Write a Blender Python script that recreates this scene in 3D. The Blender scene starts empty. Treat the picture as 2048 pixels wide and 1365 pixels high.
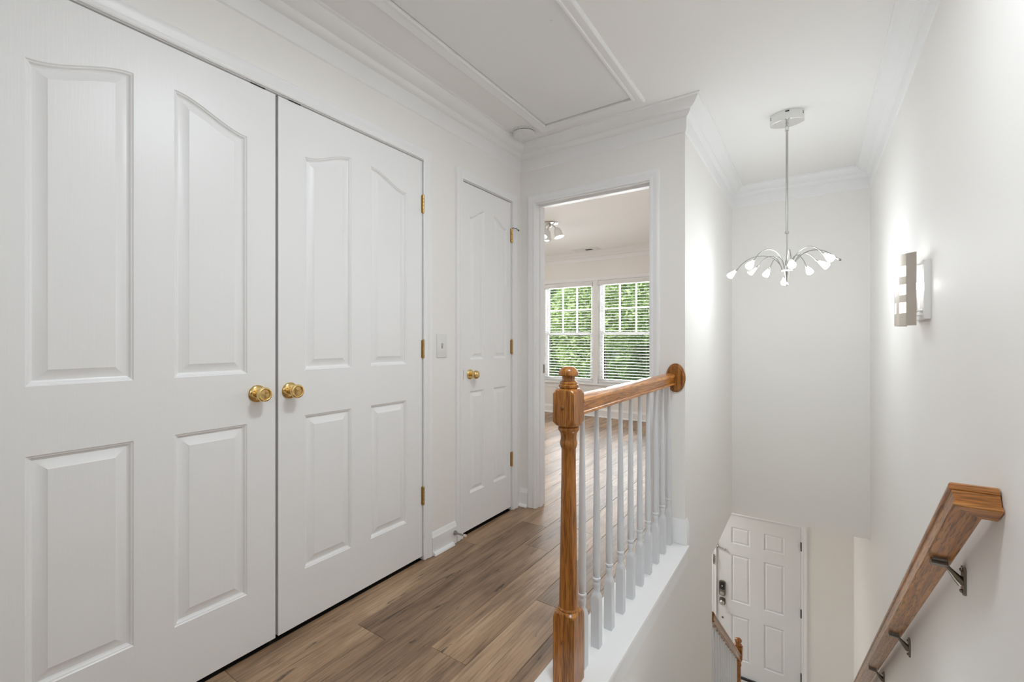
import bpy, bmesh, math, random
import numpy as np
from mathutils import Vector, Matrix

S = bpy.context.scene
COL = S.collection
random.seed(7)
RNG = np.random.default_rng(7)

# ------------------------------------------------------------------ camera
F_PX, YAW, EYE = 892.0, math.radians(34.03), 1.135
cam_d = bpy.data.cameras.new('camera')
cam_d.sensor_width = 36.0
cam_d.lens = F_PX / 2048 * 36.0
cam_d.shift_y = -2.5 / 2048
cam_d.clip_start = 0.02
cam = bpy.data.objects.new('camera', cam_d)
COL.objects.link(cam)
cam.location = (0, 0, EYE)
cam.rotation_euler = (math.pi / 2, 0, YAW)
S.camera = cam

# ------------------------------------------------------------------ world, sun, area lamps, exposure
W = bpy.data.worlds.new('sky')
S.world = W
W.use_nodes = True
wn = W.node_tree
sky = wn.nodes.new('ShaderNodeTexSky')
sky.sky_type = 'NISHITA'
sky.sun_disc = False
sky.sun_elevation = math.radians(52)
sky.sun_rotation = math.radians(200)
sky.air_density = 1.0
sky.dust_density = 1.5
wn.links.new(sky.outputs[0], wn.nodes['Background'].inputs[0])
wn.nodes['Background'].inputs[1].default_value = 0.30

def lamp(name, kind, loc, power, color=(1, 1, 1), rot=(0, 0, 0), size=0.3, size_y=None):
    d = bpy.data.lights.new(name, kind)
    d.energy = power
    d.color = color
    if kind == 'AREA':
        d.shape = 'RECTANGLE' if size_y else 'DISK'
        d.size = size
        if size_y:
            d.size_y = size_y
    elif kind == 'SUN':
        d.angle = size
    else:
        d.shadow_soft_size = size
    o = bpy.data.objects.new(name, d)
    COL.objects.link(o)
    o.location = loc
    o.rotation_euler = rot
    return o

lamp('sun', 'SUN', (0, 0, 12), 4.5, (1.0, 0.96, 0.88), (math.radians(40), 0, math.radians(-22)), size=0.02)
# added fill lights, no real fixtures: over the landing and behind the camera
lamp('ceiling_fill', 'AREA', (-0.28, 0.95, 2.42), 15.5, (0.885, 0.955, 1.0), size=0.35)
lamp('landing_fill', 'POINT', (0.1, -0.45, 1.55), 4.0, (0.885, 0.955, 1.0), size=0.2)
# foyer: fill added to brighten the entry, out of view downstairs
# stairs: added upward fill low in the stairwell, below the frame
lamp('stair_fill', 'AREA', (-0.08, 1.68, -0.30), 1.0, (0.885, 0.955, 1.0), (math.pi, 0, 0), size=0.3)
lamp('foyer_fill', 'AREA', (-2.1, 5.5, -0.45), 20.0, (1.0, 0.98, 0.95), size=0.4)
# extra bedroom light added as fill, out of view to the side
lamp('bedroom_fill', 'POINT', (-3.75, 3.7, 1.8), 11.0, (1.0, 0.99, 0.97), size=0.12)
# daylight entering the bedroom through the two windows
lamp('window_daylight', 'AREA', (-2.66, 6.45, 1.35), 115.0, (0.95, 0.98, 1.0), (math.radians(-90), 0, 0), size=1.9, size_y=1.6)

vs = S.view_settings
vs.view_transform = 'Standard'
vs.look = 'None'
vs.gamma = 1.0
vs.use_curve_mapping = False
vs.exposure = 0.14
try:
    S.cycles.use_denoising = True
    S.cycles.max_bounces = 14
    S.cycles.diffuse_bounces = 8
    S.cycles.transparent_max_bounces = 24
    S.cycles.sample_clamp_indirect = 6.0
except Exception:
    pass

# ------------------------------------------------------------------ materials
class NT:
    def __init__(self, name):
        self.m = bpy.data.materials.new(name)
        self.m.use_nodes = True
        self.t = self.m.node_tree
        self.b = self.t.nodes['Principled BSDF']
    def n(self, kind, **kw):
        nd = self.t.nodes.new('ShaderNode' + kind)
        for k, v in kw.items():
            if k in nd.inputs:
                nd.inputs[k].default_value = v
            else:
                setattr(nd, k, v)
        return nd
    def l(self, a, b):
        self.t.links.new(a, b)
    def s(self, **kw):
        for k, v in kw.items():
            self.b.inputs[k.replace('_', ' ')].default_value = v
        return self
    def ramp(self, stops):
        r = self.n('ValToRGB')
        e = r.color_ramp.elements
        while len(e) < len(stops):
            e.new(0.5)
        for i, (p, c) in enumerate(stops):
            e[i].position = p
            e[i].color = (c[0], c[1], c[2], 1) if not isinstance(c, (int, float)) else (c, c, c, 1)
        return r
    def bump(self, src, strength, dist):
        bp = self.n('Bump', Strength=strength, Distance=dist)
        self.l(src, bp.inputs['Height'])
        self.l(bp.outputs[0], self.b.inputs['Normal'])

def plain(name, col, rough=0.5, metal=0.0, spec=0.5):
    t = NT(name)
    t.s(Base_Color=(*col, 1), Roughness=rough, Metallic=metal)
    t.b.inputs['Specular IOR Level'].default_value = spec
    return t.m

def paint(name, col, rough, scale, strength, dist, stretch=(1, 1, 1)):
    """painted surface with a fine relief"""
    t = NT(name)
    t.s(Base_Color=(*col, 1), Roughness=rough)
    tc = t.n('TexCoord')
    mp = t.n('Mapping')
    mp.inputs['Scale'].default_value = stretch
    t.l(tc.outputs['Object'], mp.inputs[0])
    nz = t.n('TexNoise', Scale=scale, Detail=3.0, Roughness=0.6)
    t.l(mp.outputs[0], nz.inputs['Vector'])
    t.bump(nz.outputs[0], strength, dist)
    return t.m

def emit(name, col, strength, base=(0.9, 0.9, 0.9)):
    t = NT(name)
    t.s(Base_Color=(*base, 1), Roughness=0.4)
    t.b.inputs['Emission Color'].default_value = (*col, 1)
    t.b.inputs['Emission Strength'].default_value = strength
    return t.m

def oak(name, rot, tone=1.0, dark=1.0):
    """varnished oak; grain runs along the local z axis after the rotation"""
    t = NT(name)
    tc = t.n('TexCoord')
    mp0 = t.n('Mapping')
    mp0.inputs['Rotation'].default_value = rot
    t.l(tc.outputs['Object'], mp0.inputs[0])
    mp = t.n('Mapping')
    mp.inputs['Scale'].default_value = (1, 1, 0.06)
    t.l(mp0.outputs[0], mp.inputs[0])
    n1 = t.n('TexNoise', Scale=95.0, Detail=4.0, Roughness=0.55, Distortion=0.6)
    n2 = t.n('TexNoise', Scale=260.0, Detail=2.0, Roughness=0.5)
    n3 = t.n('TexNoise', Scale=9.0, Detail=2.0)
    for n in (n1, n2, n3):
        t.l(mp.outputs[0], n.inputs['Vector'])
    wv = t.n('TexWave', Scale=14.0, Distortion=7.0, Detail=2.0)
    wv.inputs['Detail Scale'].default_value = 1.2
    mpw = t.n('Mapping')
    mpw.inputs['Scale'].default_value = (1, 0.55, 0.10)
    t.l(mp0.outputs[0], mpw.inputs[0])
    t.l(mpw.outputs[0], wv.inputs['Vector'])
    k = tone
    r1 = t.ramp([(0.25, (0.33 * k, 0.108 * k, 0.016 * k)), (0.52, (0.52 * k, 0.198 * k, 0.036 * k)), (0.8, (0.66 * k, 0.285 * k, 0.064 * k))])
    add = t.n('MixRGB', blend_type='MIX', Fac=0.26)
    t.l(n1.outputs[0], add.inputs[1]); t.l(wv.outputs['Fac'], add.inputs[2])
    t.l(add.outputs[0], r1.inputs[0])
    r2 = t.ramp([(0.38, 0.36 / dark), (0.51, 1.0)])
    t.l(n2.outputs[0], r2.inputs[0])
    mul = t.n('MixRGB', blend_type='MULTIPLY', Fac=0.75)
    t.l(r1.outputs[0], mul.inputs[1]); t.l(r2.outputs[0], mul.inputs[2])
    r3 = t.ramp([(0.3, 0.85), (0.7, 1.1)])
    t.l(n3.outputs[0], r3.inputs[0])
    mul2 = t.n('MixRGB', blend_type='MULTIPLY', Fac=1.0)
    t.l(mul.outputs[0], mul2.inputs[1]); t.l(r3.outputs[0], mul2.inputs[2])
    t.l(mul2.outputs[0], t.b.inputs['Base Color'])
    t.s(Roughness=0.28)
    t.b.inputs['Coat Weight'].default_value = 0.2
    t.b.inputs['Coat Roughness'].default_value = 0.12
    t.bump(n2.outputs[0], 0.15, 0.0004)
    return t.m

def plank_mat():
    t = NT('plank_wood')
    tc = t.n('TexCoord')
    oi = t.n('ObjectInfo')
    off = t.n('VectorMath', operation='SCALE')
    cmb = t.n('CombineXYZ')
    m1 = t.n('Math', operation='MULTIPLY'); m1.inputs[1].default_value = 37.0
    m2 = t.n('Math', operation='MULTIPLY'); m2.inputs[1].default_value = 91.0
    t.l(oi.outputs['Random'], m1.inputs[0]); t.l(oi.outputs['Random'], m2.inputs[0])
    t.l(m1.outputs[0], cmb.inputs[0]); t.l(m2.outputs[0], cmb.inputs[1]); t.l(m1.outputs[0], cmb.inputs[2])
    add = t.n('VectorMath', operation='ADD')
    t.l(tc.outputs['Object'], add.inputs[0]); t.l(cmb.outputs[0], add.inputs[1])
    def tex(scale, sx, sy, detail, rough=0.6, dist=0.0):
        mp = t.n('Mapping'); mp.inputs['Scale'].default_value = (sx, sy, 1)
        t.l(add.outputs[0], mp.inputs[0])
        nz = t.n('TexNoise', Scale=scale, Detail=detail, Roughness=rough, Distortion=dist)
        t.l(mp.outputs[0], nz.inputs['Vector'])
        return nz
    broad = tex(6.0, 1.6, 0.28, 4.0, 0.6, 0.8)
    grain = tex(110.0, 1.0, 0.030, 4.0, 0.7, 0.2)
    crack = tex(21.0, 1.0, 0.11, 6.0, 0.66, 1.6)
    base = t.ramp([(0.28, (0.204, 0.121, 0.070)), (0.5, (0.375, 0.240, 0.145)), (0.74, (0.530, 0.364, 0.234))])
    t.l(broad.outputs[0], base.inputs[0])
    g = t.ramp([(0.34, 0.50), (0.52, 1.0), (0.72, 1.15)])
    t.l(grain.outputs[0], g.inputs[0])
    mu = t.n('MixRGB', blend_type='MULTIPLY', Fac=0.85)
    t.l(base.outputs[0], mu.inputs[1]); t.l(g.outputs[0], mu.inputs[2])
    c = t.ramp([(0.345, 0.16), (0.385, 0.9), (1.0, 1.0)])
    t.l(crack.outputs[0], c.inputs[0])
    mu2 = t.n('MixRGB', blend_type='MULTIPLY', Fac=0.8)
    t.l(mu.outputs[0], mu2.inputs[1]); t.l(c.outputs[0], mu2.inputs[2])
    v = t.ramp([(0.0, (0.66, 0.64, 0.63)), (0.5, (0.98, 0.97, 0.96)), (1.0, (1.20, 1.21, 1.20))])
    t.l(oi.outputs['Random'], v.inputs[0])
    mu3 = t.n('MixRGB', blend_type='MULTIPLY', Fac=1.0)
    t.l(mu2.outputs[0], mu3.inputs[1]); t.l(v.outputs[0], mu3.inputs[2])
    t.l(mu3.outputs[0], t.b.inputs['Base Color'])
    t.s(Roughness=0.42)
    t.bump(grain.outputs[0], 0.12, 0.0006)
    return t.m

def glass_mat():
    t = NT('window_glass')
    tr = t.n('BsdfTransparent')
    gl = t.n('BsdfGlossy', Roughness=0.02)
    fr = t.n('Fresnel', IOR=1.35)
    mx = t.n('MixShader')
    t.l(fr.outputs[0], mx.inputs[0]); t.l(tr.outputs[0], mx.inputs[1]); t.l(gl.outputs[0], mx.inputs[2])
    t.l(mx.outputs[0], t.t.nodes['Material Output'].inputs['Surface'])
    return t.m

def brushed(name, col, rough):
    t = NT(name)
    t.s(Base_Color=(*col, 1), Roughness=rough, Metallic=1.0)
    tc = t.n('TexCoord'); mp = t.n('Mapping'); mp.inputs['Scale'].default_value = (1, 1, 0.02)
    t.l(tc.outputs['Object'], mp.inputs[0])
    nz = t.n('TexNoise', Scale=900.0, Detail=2.0)
    t.l(mp.outputs[0], nz.inputs['Vector'])
    t.bump(nz.outputs[0], 0.2, 0.0003)
    return t.m

def leaf_mat(name, c0, c1):
    t = NT(name)
    g = t.n('NewGeometry')
    r = t.ramp([(0.0, c0), (1.0, c1)])
    t.l(g.outputs['Random Per Island'], r.inputs[0])
    t.l(r.outputs[0], t.b.inputs['Base Color'])
    t.s(Roughness=0.55)
    tl = t.n('BsdfTranslucent')
    t.l(r.outputs[0], tl.inputs[0])
    mx = t.n('MixShader'); mx.inputs[0].default_value = 0.4
    t.l(t.b.outputs[0], mx.inputs[1]); t.l(tl.outputs[0], mx.inputs[2])
    t.l(mx.outputs[0], t.t.nodes['Material Output'].inputs['Surface'])
    return t.m

WALLC = (0.885, 0.868, 0.842)
M_WALL = paint('wall_paint', WALLC, 0.62, 220, 0.06, 0.0006)
M_CEIL = paint('ceiling_paint', (0.905, 0.896, 0.882), 0.75, 160, 0.06, 0.0008)
M_TRIM = paint('trim_paint', (0.890, 0.892, 0.897), 0.34, 60, 0.03, 0.0005)
M_DOOR = paint('door_paint', (0.885, 0.886, 0.889), 0.36, 240, 0.30, 0.0006, (1, 1, 0.035))
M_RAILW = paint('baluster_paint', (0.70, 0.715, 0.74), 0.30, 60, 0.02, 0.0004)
M_PLASTIC = plain('white_plastic', (0.80, 0.80, 0.79), 0.35)
M_BLACK = plain('black_metal', (0.02, 0.02, 0.02), 0.45)
M_DARK = plain('dark_gap', (0.03, 0.028, 0.025), 0.8)
M_BRASS = plain('polished_brass', (0.80, 0.575, 0.245), 0.15, 1.0)
M_BRASSD = plain('aged_brass', (0.55, 0.36, 0.13), 0.28, 1.0)
M_CHROME = plain('chrome', (0.78, 0.78, 0.77), 0.12, 1.0)
M_NICKEL = plain('satin_nickel', (0.55, 0.53, 0.50), 0.28, 1.0)
M_ARM = plain('arm_nickel', (0.36, 0.355, 0.34), 0.25, 1.0)
M_PEWTER = plain('antique_pewter', (0.23, 0.205, 0.17), 0.34, 1.0)
M_SCONCE = brushed('brushed_nickel', (0.56, 0.51, 0.455), 0.40)
M_SHADE = emit('lit_frosted_glass', (0.89, 0.955, 1.0), 30.0)
M_SHADE_OFF = plain('unlit_frosted_glass', (0.82, 0.82, 0.80), 0.35)
M_SPOT = emit('lit_spot_glass', (1.0, 0.99, 0.97), 14.0)
M_SPOTG = plain('frosted_bell_glass', (0.80, 0.80, 0.79), 0.25)
M_DIFF = emit('lit_diffuser', (0.95, 0.975, 1.0), 1.6)
M_BULB = emit('lit_bulb', (1.0, 0.985, 0.96), 30.0)
M_GLASS = glass_mat()
M_BLIND = plain('blind_slat_white', (0.82, 0.82, 0.81), 0.45)
M_OAK_Z = oak('oak_upright', (0, 0, 0), 0.92)
M_OAK_Y = oak('oak_along_rail', (math.pi / 2, 0, 0), 1.15)
M_OAK_X = oak('oak_return', (0, math.pi / 2, 0), 0.95)
SLOPE = math.atan(0.792)
M_OAK_S = oak('oak_sloping_rail', (math.pi / 2 + SLOPE, 0, 0), 0.88, 1.5)
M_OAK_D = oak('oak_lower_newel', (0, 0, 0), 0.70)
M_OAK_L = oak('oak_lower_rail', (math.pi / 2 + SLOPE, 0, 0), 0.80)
M_PLANK = plank_mat()
M_RUBBER = plain('pale_rubber', (0.76, 0.66, 0.60), 0.7)
M_LEAF = [leaf_mat('leaf_light', (0.22, 0.36, 0.08), (0.62, 0.74, 0.33)), leaf_mat('leaf_dark', (0.10, 0.20, 0.05), (0.40, 0.54, 0.20))]
M_BARK = paint('bark', (0.10, 0.075, 0.05), 0.9, 30, 0.5, 0.02)
M_GRASS = paint('lawn', (0.10, 0.20, 0.035), 0.9, 8, 0.4, 0.03)
M_SIDING = plain('pale_grey_siding', (0.52, 0.53, 0.54), 0.7)
M_ROOF = paint('roof_shingle', (0.12, 0.12, 0.125), 0.9, 25, 0.5, 0.02)
M_TREAD = paint('stair_carpet', (0.62, 0.58, 0.53), 0.95, 300, 0.4, 0.004)

# ------------------------------------------------------------------ mesh helpers
class MB:
    """collects geometry in world coordinates; build() links it as ONE object"""
    def __init__(self):
        self.v = []; self.f = []
    def add(self, vs_, fs):
        b = len(self.v)
        self.v += [tuple(p) for p in vs_]
        self.f += [tuple(i + b for i in f) for f in fs]
        return self
    def box(self, x0, x1, y0, y1, z0, z1):
        v = [(x0, y0, z0), (x1, y0, z0), (x1, y1, z0), (x0, y1, z0), (x0, y0, z1), (x1, y0, z1), (x1, y1, z1), (x0, y1, z1)]
        return self.add(v, [(0, 3, 2, 1), (4, 5, 6, 7), (0, 1, 5, 4), (1, 2, 6, 5), (2, 3, 7, 6), (3, 0, 4, 7)])
    def cbox(self, x0, x1, y0, y1, z0, z1, c):
        """box with all edges chamfered by c"""
        bm = bmesh.new()
        bmesh.ops.create_cube(bm, size=1.0)
        for p in bm.verts:
            p.co = Vector(((x0 + x1) / 2 + p.co.x * (x1 - x0), (y0 + y1) / 2 + p.co.y * (y1 - y0), (z0 + z1) / 2 + p.co.z * (z1 - z0)))
        bmesh.ops.bevel(bm, geom=bm.edges[:], offset=c, segments=2, affect='EDGES', profile=0.6)
        bm.verts.index_update()
        self.add([p.co[:] for p in bm.verts], [[p.index for p in f.verts] for f in bm.faces])
        bm.free()
        return self
    def lathe(self, prof, o=(0, 0, 0), axis=(0, 0, 1), seg=24):
        """prof: (radius, distance along axis)"""
        a = Vector(axis).normalized()
        t = Vector((1, 0, 0)) if abs(a.x) < 0.9 else Vector((0, 1, 0))
        e1 = a.cross(t).normalized(); e2 = a.cross(e1)
        o = Vector(o)
        vs_, fs = [], []
        for r, h in prof:
            for k in range(seg):
                th = 2 * math.pi * k / seg
                vs_.append(o + a * h + (e1 * math.cos(th) + e2 * math.sin(th)) * max(r, 1e-5))
        n = len(prof)
        for i in range(n - 1):
            for k in range(seg):
                k2 = (k + 1) % seg
                fs.append((i * seg + k, i * seg + k2, (i + 1) * seg + k2, (i + 1) * seg + k))
        fs.append(tuple(range(seg - 1, -1, -1)))
        fs.append(tuple((n - 1) * seg + k for k in range(seg)))
        return self.add(vs_, fs)
    def turned(self, prof, half, o=(0, 0, 0), seg=32):
        """turned square stock: prof (limit radius, z); cross-section is the square of the given half width cut by the limit radius"""
        o = Vector(o)
        vs_, fs = [], []
        for R, z in prof:
            for k in range(seg):
                th = 2 * math.pi * (k + 0.0) / seg
                c, s = math.cos(th), math.sin(th)
                r = min(half / max(abs(c), abs(s)), R)
                vs_.append((o.x + c * r, o.y + s * r, o.z + z))
        n = len(prof)
        for i in range(n - 1):
            for k in range(seg):
                k2 = (k + 1) % seg
                fs.append((i * seg + k, i * seg + k2, (i + 1) * seg + k2, (i + 1) * seg + k))
        fs.append(tuple(range(seg - 1, -1, -1)))
        fs.append(tuple((n - 1) * seg + k for k in range(seg)))
        return self.add(vs_, fs)
    def tube(self, pts, r, seg=8):
        """r: number or list"""
        pts = [Vector(p) for p in pts]
        n = len(pts)
        rs = r if isinstance(r, (list, tuple)) else [r] * n
        up = None
        vs_, fs = [], []
        for i, p in enumerate(pts):
            d = (pts[min(i + 1, n - 1)] - pts[max(i - 1, 0)]).normalized()
            if up is None:
                up = Vector((0, 0, 1)) if abs(d.z) < 0.9 else Vector((1, 0, 0))
            e1 = d.cross(up).normalized(); e2 = e1.cross(d).normalized(); up = e2
            for k in range(seg):
                th = 2 * math.pi * k / seg
                vs_.append(p + (e1 * math.cos(th) + e2 * math.sin(th)) * rs[i])
        for i in range(n - 1):
            for k in range(seg):
                k2 = (k + 1) % seg
                fs.append((i * seg + k, i * seg + k2, (i + 1) * seg + k2, (i + 1) * seg + k))
        fs.append(tuple(range(seg - 1, -1, -1)))
        fs.append(tuple((n - 1) * seg + k for k in range(seg)))
        return self.add(vs_, fs)
    def sphere(self, o, r, seg=16, ring=10, sc=(1, 1, 1)):
        prof = [(r * math.sin(math.pi * i / ring), -r * math.cos(math.pi * i / ring)) for i in range(ring + 1)]
        b = len(self.v)
        self.lathe(prof, (0, 0, 0), (0, 0, 1), seg)
        for i in range(b, len(self.v)):
            p = self.v[i]
            self.v[i] = (o[0] + p[0] * sc[0], o[1] + p[1] * sc[1], o[2] + p[2] * sc[2])
        return self
    def prism(self, poly, f, d0, d1):
        """2-D polygon (s,t) extruded from depth d0 to d1; f maps (s,t,d) to the world"""
        n = len(poly)
        vs_ = [f(s, t, d0) for s, t in poly] + [f(s, t, d1) for s, t in poly]
        fs = [tuple(range(n - 1, -1, -1)), tuple(range(n, 2 * n))]
        fs += [(i, (i + 1) % n, n + (i + 1) % n, n + i) for i in range(n)]
        return self.add(vs_, fs)
    def sweep(self, path, prof, f, closed=False, cap=True):
        """mitred sweep in a plane: path (s,t), prof closed polygon (a = offset to the left of travel, b = out of plane); f maps (s,t,b)"""
        n = len(path)
        P = [Vector((p[0], p[1])) for p in path]
        def nrm(i, j):
            d = (P[j] - P[i]).normalized()
            return Vector((-d.y, d.x))
        offs = []
        for i in range(n):
            if closed or 0 < i < n - 1:
                n1 = nrm((i - 1) % n, i); n2 = nrm(i, (i + 1) % n)
                m = (n1 + n2)
                offs.append(m / max(m.dot(n1), 1e-6))
            elif i == 0:
                offs.append(nrm(0, 1))
            else:
                offs.append(nrm(n - 2, n - 1))
        k = len(prof)
        vs_ = []
        for i in range(n):
            for a, b in prof:
                q = P[i] + offs[i] * a
                vs_.append(f(q.x, q.y, b))
        fs = []
        for i in range(n if closed else n - 1):
            j = (i + 1) % n
            for q in range(k):
                q2 = (q + 1) % k
                fs.append((i * k + q, i * k + q2, j * k + q2, j * k + q))
        if cap and not closed:
            fs.append(tuple(range(k - 1, -1, -1)))
            fs.append(tuple((n - 1) * k + q for q in range(k)))
        return self.add(vs_, fs)
    def build(self, name, mat, parent=None, angle=32, origin=None):
        me = bpy.data.meshes.new(name)
        off = Vector(origin) if origin is not None else (Vector(parent['_w']) if parent is not None and '_w' in parent.keys() else Vector((0, 0, 0)))
        me.from_pydata([(p[0] - off.x, p[1] - off.y, p[2] - off.z) for p in self.v], [], self.f)
        bm = bmesh.new(); bm.from_mesh(me)
        bmesh.ops.recalc_face_normals(bm, faces=bm.faces[:])
        bm.to_mesh(me); bm.free()
        me.materials.append(mat)
        me.polygons.foreach_set('use_smooth', [True] * len(me.polygons))
        me.set_sharp_from_angle(angle=math.radians(angle))
        o = bpy.data.objects.new(name, me)
        COL.objects.link(o)
        if parent is not None:
            o.parent = parent
            pw = Vector(parent['_w']) if '_w' in parent.keys() else Vector((0, 0, 0))
            o.location = off - pw
        else:
            o.location = off
        o['_w'] = tuple(off)
        return o

def thing(name, label, cat, loc, group=None):
    o = bpy.data.objects.new(name, None)
    COL.objects.link(o)
    o.location = loc
    o.empty_display_size = 0.05
    o['_w'] = tuple(loc)
    return tag(o, label, cat, group)

def tag(o, label, cat, group=None, kind=None):
    o['label'] = label
    o['category'] = cat
    if group:
        o['group'] = group
    if kind:
        o['kind'] = kind
    return o

def struct(o, label=None, cat=None):
    o['kind'] = 'structure'
    if label:
        o['label'] = label
    if cat:
        o['category'] = cat
    return o

def ident(x, y, z):
    return (x, y, z)

# ------------------------------------------------------------------ key dimensions (metres; camera stands at x=0, y=0 on the upper floor)
XL, YF, XC, XR, YS, ZC = -1.665, 2.57, -0.585, 0.355, 4.285, 2.44
YB = -2.6            # wall behind the camera
BY, BX0, BX1 = 6.15, -4.3, -0.70     # bedroom window wall, side walls
TH = 0.115
FY, FX0, FX1, FZ, FC = 6.26, -2.6, 0.377, -3.13, -0.37   # foyer
D_X = -1.668         # face of the closet doors

# ------------------------------------------------------------------ walls and ceilings
def boxes(name, mat, label, lst):
    b = MB()
    for q in lst:
        b.box(*q)
    return struct(b.build(name, mat), label, name.split('_')[0])

boxes('wall_left', M_WALL, 'warm off-white hallway wall around the closet doors', [
    (XL - TH, XL, YB, 0.136, 0, ZC), (XL - TH, XL, 0.136, 1.650, 2.062, ZC), (XL - TH, XL, 1.650, 1.962, 0, ZC),
    (XL - TH, XL, 1.962, 2.461, 2.056, ZC), (XL - TH, XL, 2.461, YF, 0, ZC)])
boxes('wall_far', M_WALL, 'off-white wall around the open bedroom doorway', [
    (BX0, -1.550, YF, YF + TH, 0, ZC), (-1.550, -0.772, YF, YF + TH, 2.055, ZC), (-0.772, XC, YF, YF + TH, 0, ZC)])
boxes('wall_stairwell_left', M_WALL, 'off-white wall on the doorway side of the stairwell', [
    (BX1, XC, YF + TH, 3.36, 0, ZC), (BX1, XC, 3.36, YS + TH, 0, ZC), (BX1 + 0.001, XC, -1.2, YF + 0.02, FZ, -0.02), (BX1 + 0.052, XC, YF + 0.02, 3.36, FZ, 0.0), (BX1 + 0.052, XC, 3.36, YS, FC, 0.0),
    (BX1, XC, YS + TH, BY + TH, -0.02, ZC)])
boxes('wall_stairwell_far', M_WALL, 'off-white wall behind the hanging chandelier', [(XC, XR, YS, YS + TH, FC, ZC)])
boxes('wall_right', M_WALL, 'off-white wall carrying the sconce and sloping handrail', [(XR, XR + TH, YB, YS + TH, FZ, ZC)])
boxes('wall_back', M_WALL, 'off-white wall closing the hallway', [(XL - TH, XR + TH, YB - TH, YB, FZ, ZC)])
boxes('wall_closet', plain('closet_shade_paint', (0.16, 0.15, 0.14), 0.9), 'closet interior behind the panelled doors, shade put into its dark colour', [  # dark colour stands in for shade behind the door gaps
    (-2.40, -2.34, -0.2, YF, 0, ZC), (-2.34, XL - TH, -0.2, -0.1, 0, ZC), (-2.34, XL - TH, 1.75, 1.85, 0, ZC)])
boxes('wall_bedroom_side', M_WALL, 'off-white side wall of the bedroom', [(BX0 - TH, BX0, YF, BY + TH, 0, ZC)])
# window wall with one wide opening
WX0, WX1, WZ0, WZ1 = -3.555, -1.775, 0.470, 2.010
boxes('wall_bedroom_far', M_WALL, 'off-white bedroom wall around the two windows', [
    (BX0, WX0, BY, BY + TH, 0, ZC), (WX1, BX1, BY, BY + TH, 0, ZC), (WX0, WX1, BY, BY + TH, 0, WZ0), (WX0, WX1, BY, BY + TH, WZ1, ZC)])
boxes('wall_foyer', M_WALL, 'shaded greige wall around the front door downstairs', [
    (FX0, -1.034, FY, FY + TH, FZ, FC), (-0.114, FX1 + TH, FY, FY + TH, FZ, FC), (-1.034, -0.114, FY, FY + TH, -1.083, FC),
    (FX0 - TH, FX0, 3.2, FY + TH, FZ, FC), (FX0, BX1, 3.36 - TH, 3.36, FZ, FC), (FX1, FX1 + TH, YS, FY, FZ, FC)])
boxes('ceiling', M_CEIL, 'smooth off-white ceiling over hallway and stairwell', [
    (XL - 0.9, XR + TH, YB - TH, 0.985, ZC, ZC + 0.2), (XL - 0.9, -1.347, 0.985, 2.358, ZC, ZC + 0.2), (-0.812, XR + TH, 0.985, 2.358, ZC, ZC + 0.2),
    (XL - 0.9, XR + TH, 2.358, YF + 0.06, ZC, ZC + 0.2), (-1.347, -0.812, 0.985, 2.358, ZC + 0.15, ZC + 0.2),
    (-0.65, XR + TH, YF + 0.06, YS + TH, ZC, ZC + 0.2)])
boxes('ceiling_bedroom', M_CEIL, 'off-white ceiling of the bedroom', [(BX0 - TH, -0.65, YF + 0.06, BY + TH + 0.3, ZC, ZC + 0.2)])
boxes('ceiling_foyer', M_CEIL, 'off-white ceiling of the foyer', [
    (FX0 - TH, BX1, 3.2, FY + TH, FC, FC + 0.05), (BX1, FX1 + TH, YS + TH, FY + TH, FC, FC + 0.05)])

# ------------------------------------------------------------------ upper floor: sub-floor and separate planks
fl = MB()
fl.box(BX0 - TH, -0.765, YB, BY + TH, -0.20, -0.0125)
fl.box(-0.765, XR, YB, 1.29, -0.20, -0.0125)
fl.box(-0.765, BX1 + 0.05, YF + 0.02, BY + TH, -0.20, -0.0125)
floor = struct(fl.build('floor', M_DARK), 'brown wood-look plank floor of the hallway and bedroom', 'floor')

PW, PL = 0.168, 1.22
def plank_mesh(w, l):
    b = MB()
    g, c, t = 0.0004, 0.0012, 0.012
    x0, x1, y0, y1 = -w / 2 + g, w / 2 - g, -l / 2 + g, l / 2 - g
    v = [(x0, y0, -t), (x1, y0, -t), (x1, y1, -t), (x0, y1, -t), (x0, y0, -c), (x1, y0, -c), (x1, y1, -c), (x0, y1, -c),
         (x0 + c, y0 + c, 0), (x1 - c, y0 + c, 0), (x1 - c, y1 - c, 0), (x0 + c, y1 - c, 0)]
    f = [(0, 1, 5, 4), (1, 2, 6, 5), (2, 3, 7, 6), (3, 0, 4, 7), (4, 5, 9, 8), (5, 6, 10, 9), (6, 7, 11, 10), (7, 4, 8, 11), (8, 9, 10, 11)]
    me = bpy.data.meshes.new('plank')
    me.from_pydata(v, [], f)
    me.materials.append(M_PLANK)
    return me
plank_cache = {}
def plank(x0, x1, y0, y1):
    w, l = x1 - x0, y1 - y0
    if w < 0.004 or l < 0.01:
        return
    key = (round(w, 3), round(l, 3))
    if key not in plank_cache:
        plank_cache[key] = plank_mesh(w, l)
    o = bpy.data.objects.new('plank', plank_cache[key])
    COL.objects.link(o)
    o.parent = floor
    o.location = ((x0 + x1) / 2, (y0 + y1) / 2, 0)
start = {0: 0.716, 1: 1.130, 2: 0.868, 3: 1.1985, 4: 0.45, 5: 0.72}
X_FIRST = -1.674
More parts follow.
